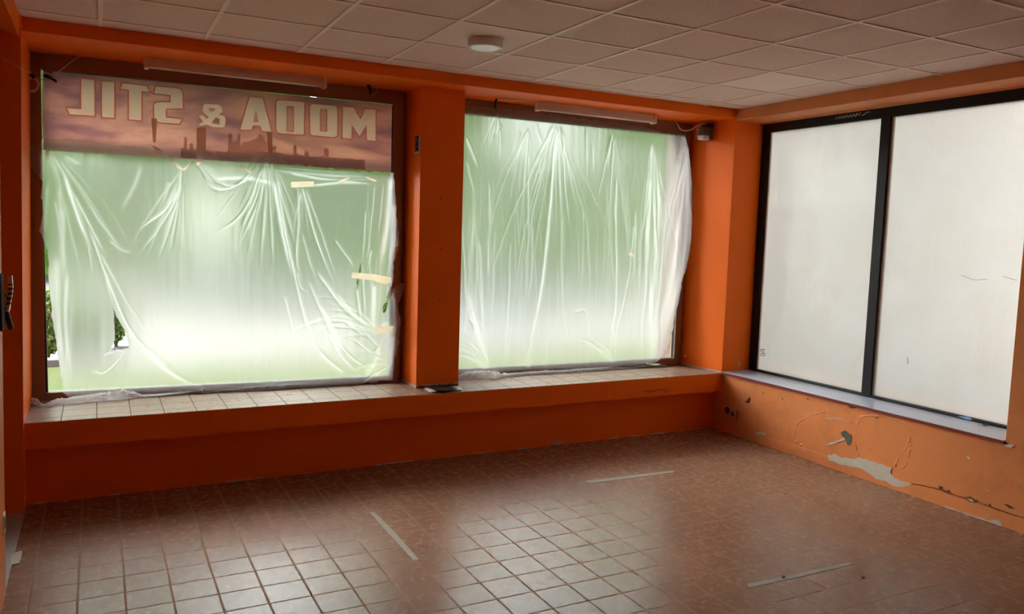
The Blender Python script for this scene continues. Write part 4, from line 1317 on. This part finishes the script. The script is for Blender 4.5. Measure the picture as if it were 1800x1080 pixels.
def hedge(x0, x1, y, h, seed, label):
    b = bmesh.new(); bmesh.ops.create_cube(b, size=1)
    bmesh.ops.subdivide_edges(b, edges=b.edges[:], cuts=5, use_grid_fill=True)
    for v in b.verts: v.co = Vector(((v.co.x + .5) * (x1 - x0), v.co.y * 1.2, (v.co.z + .5) * h))
    for _ in range(2): bmesh.ops.subdivide_edges(b, edges=[e for e in b.edges if e.calc_length() > .45], cuts=1, use_grid_fill=True)
    for v in b.verts:
        d = noise.noise_vector(v.co * 1.7 + Vector((seed, 0, 0))) * .22 + noise.noise_vector(v.co * 4.5 + Vector((0, seed, 0))) * .12
        v.co += d; v.co += Vector((x0, y, GZ - .05)); v.co.z = max(v.co.z, GZ - .05)
    me = bpy.data.meshes.new('hedge'); b.to_mesh(me); b.free(); me.materials.append(LEAF3)
    return tag(link('hedge', me), label, 'hedge', 'hedges across the road')


hedge(-9, 3.1, 25.4, 5.0, 1, 'clipped dark hedge across the road, behind the left half of the torn sheet')
hedge(3.8, 12.2, 25.4, 5.6, 5, 'clipped dark hedge across the road, behind the right half of the torn sheet')
hedge(12.8, 30, 25.4, 5.2, 9, 'clipped dark hedge across the road, behind the sheet hanging in vertical folds')


def shrub(x, y, h, r, n, seed, label):
    t = thing('shrub', label, 'shrub', (x, y, GZ + .05), 'shrubs along the kerb')
    rr = random.Random(seed)
    vs, fs = [], []
    for k in range(n):
        a = rr.uniform(0, 2 * math.pi); e = rr.uniform(-1, 1); R = r * rr.uniform(.35, 1)
        c_ = Vector((x + R * math.cos(a) * math.sqrt(1 - e * e), y + R * math.sin(a) * math.sqrt(1 - e * e) * .7, GZ + .1 + h * (.5 + .5 * e)))
        u = Vector((rr.gauss(0, 1), rr.gauss(0, 1), rr.gauss(0, 1))).normalized(); v = u.orthogonal().normalized()
        s = rr.uniform(.04, .08); i = len(vs)
        vs += [c_ - u * s, c_ + v * s * .45, c_ + u * s, c_ - v * s * .45]; fs.append((i, i + 1, i + 2, i + 3))
    me = bpy.data.meshes.new('foliage'); me.from_pydata(vs, [], fs); me.materials.append(LEAF2); link('foliage', me, t)
    m = MB()
    for k in range(5):
        a = rr.uniform(0, 6.28); m.tube([(x, y, GZ), (x + .3 * r * math.cos(a), y + .3 * r * math.sin(a), GZ + h * .45), (x + .6 * r * math.cos(a), y + .5 * r * math.sin(a), GZ + h * .85)], [.02, .014, .007], BARK, 6)
    m.build('stem', t)


for k, (px, h, r, n) in enumerate(((84, .85, .30, 900), (131, .75, .22, 500), (166, .6, .16, 300), (205, .75, .20, 420), (632, 1.3, .28, 700), (683, 1.5, .26, 700))):
    p = on_z(px, 640, GZ)
    y = 7.2 + .95 * (k % 2); sx = CAM[0] + (p.x - CAM[0]) * (y - CAM[1]) / (p.y - CAM[1])
    shrub(sx, y, h, r, n, 50 + k, ['leafy shrub at the kerb seen through the clear gap at the left window edge', 'low leafy shrub at the kerb, behind the left border of the torn sheet', 'low sparse shrub at the kerb, just left of the triangular hole', 'sparse shrub seen through the triangular hole in the torn sheet', 'tall shrub by the kerb behind the taped slit in the torn sheet', 'tall shrub seen through the gap at the right edge of the torn sheet'][k])

hs = thing('house', 'pink house with a tiled roof in the clear gap at the left window edge', 'house', (-4, 34, GZ))
m = MB(); m.box((-11, 36, GZ), (1.2, 42, GZ + 3.2), PINK); m.build('wall', hs)
m = MB(); m.prism([(-11.5, 35.5, GZ + 3.2), (1.7, 35.5, GZ + 3.2), (1.7, 42.5, GZ + 3.2), (-11.5, 42.5, GZ + 3.2)], [(-8, 37.5, GZ + 5.2), (-2, 37.5, GZ + 5.2), (-2, 38.5, GZ + 5.2), (-8, 38.5, GZ + 5.2)], ROOFT); m.build('roof', hs)
for x in (-9, -6, -3, -.8):
    m = MB(); m.box((x - .5, 35.96, GZ + 1), (x + .5, 36.1, GZ + 2.4), SHUT); m.build('house_window', hs)
h2 = thing('grey_building', 'grey rendered building blurred behind the right half of the right-hand front window', 'building', (17, 20, GZ))
m = MB(); m.box((19.5, 28, GZ), (33, 38, GZ + 12), GREYR); m.build('wall', h2)
for z in (1.2, 4.2, 7.0):
    for x in (21, 23.5, 26, 28.5, 31):
        m = MB(); m.box((x - .55, 27.95, GZ + z - .2), (x + .55, 28.1, GZ + z + 1.2), SHUT); m.build('building_window', h2)
h3 = thing('neighbour_building', 'pale rendered neighbouring building behind the frosted right window', 'building', (12, -2, GZ))
m = MB(); m.box((10.2, -24, GZ), (20, 8, GZ + 9.2), PALE); m.build('wall', h3)
m = MB(); m.box((9.9, -24.3, GZ + 9.2), (20.3, 8.3, GZ + 9.5), ROOFT); m.build('roof_edge', h3)

# ------------------------------------------------------------------ light
w = bpy.data.worlds.new('world'); SC.world = w; w.use_nodes = True
nt = w.node_tree; nt.nodes.clear()
o = nt.nodes.new('ShaderNodeOutputWorld'); b = nt.nodes.new('ShaderNodeBackground'); s = nt.nodes.new('ShaderNodeTexSky')
s.sky_type = 'NISHITA'; s.sun_disc = False; s.sun_elevation = math.radians(52); s.sun_rotation = math.radians(-30)
s.air_density = 1.0; s.dust_density = 4.0; s.ozone_density = 1.0
hs_ = nt.nodes.new('ShaderNodeHueSaturation'); hs_.inputs['Saturation'].default_value = .3
nt.links.new(s.outputs[0], hs_.inputs['Color']); nt.links.new(hs_.outputs[0], b.inputs[0]); nt.links.new(b.outputs[0], o.inputs[0]); b.inputs[1].default_value = .42
sl = bpy.data.lights.new('sun', 'SUN'); sl.energy = 4.8; sl.angle = math.radians(12); sl.color = (1, .95, .86)
so_ = bpy.data.objects.new('sun', sl); COL.objects.link(so_)
d = Vector((.42, -.62, -1.15)).normalized()          # high hazy sun in front of the shop windows
so_.rotation_euler = d.to_track_quat('-Z', 'Y').to_euler()

SC.view_settings.view_transform = 'Standard'; SC.view_settings.look = 'None'
SC.view_settings.exposure = 2.55; SC.view_settings.gamma = 1; SC.view_settings.use_curve_mapping = False
SC.cycles.use_denoising = True
SC.cycles.max_bounces = 16; SC.cycles.diffuse_bounces = 8; SC.cycles.transmission_bounces = 10; SC.cycles.glossy_bounces = 6
SC.cycles.sample_clamp_indirect = 12
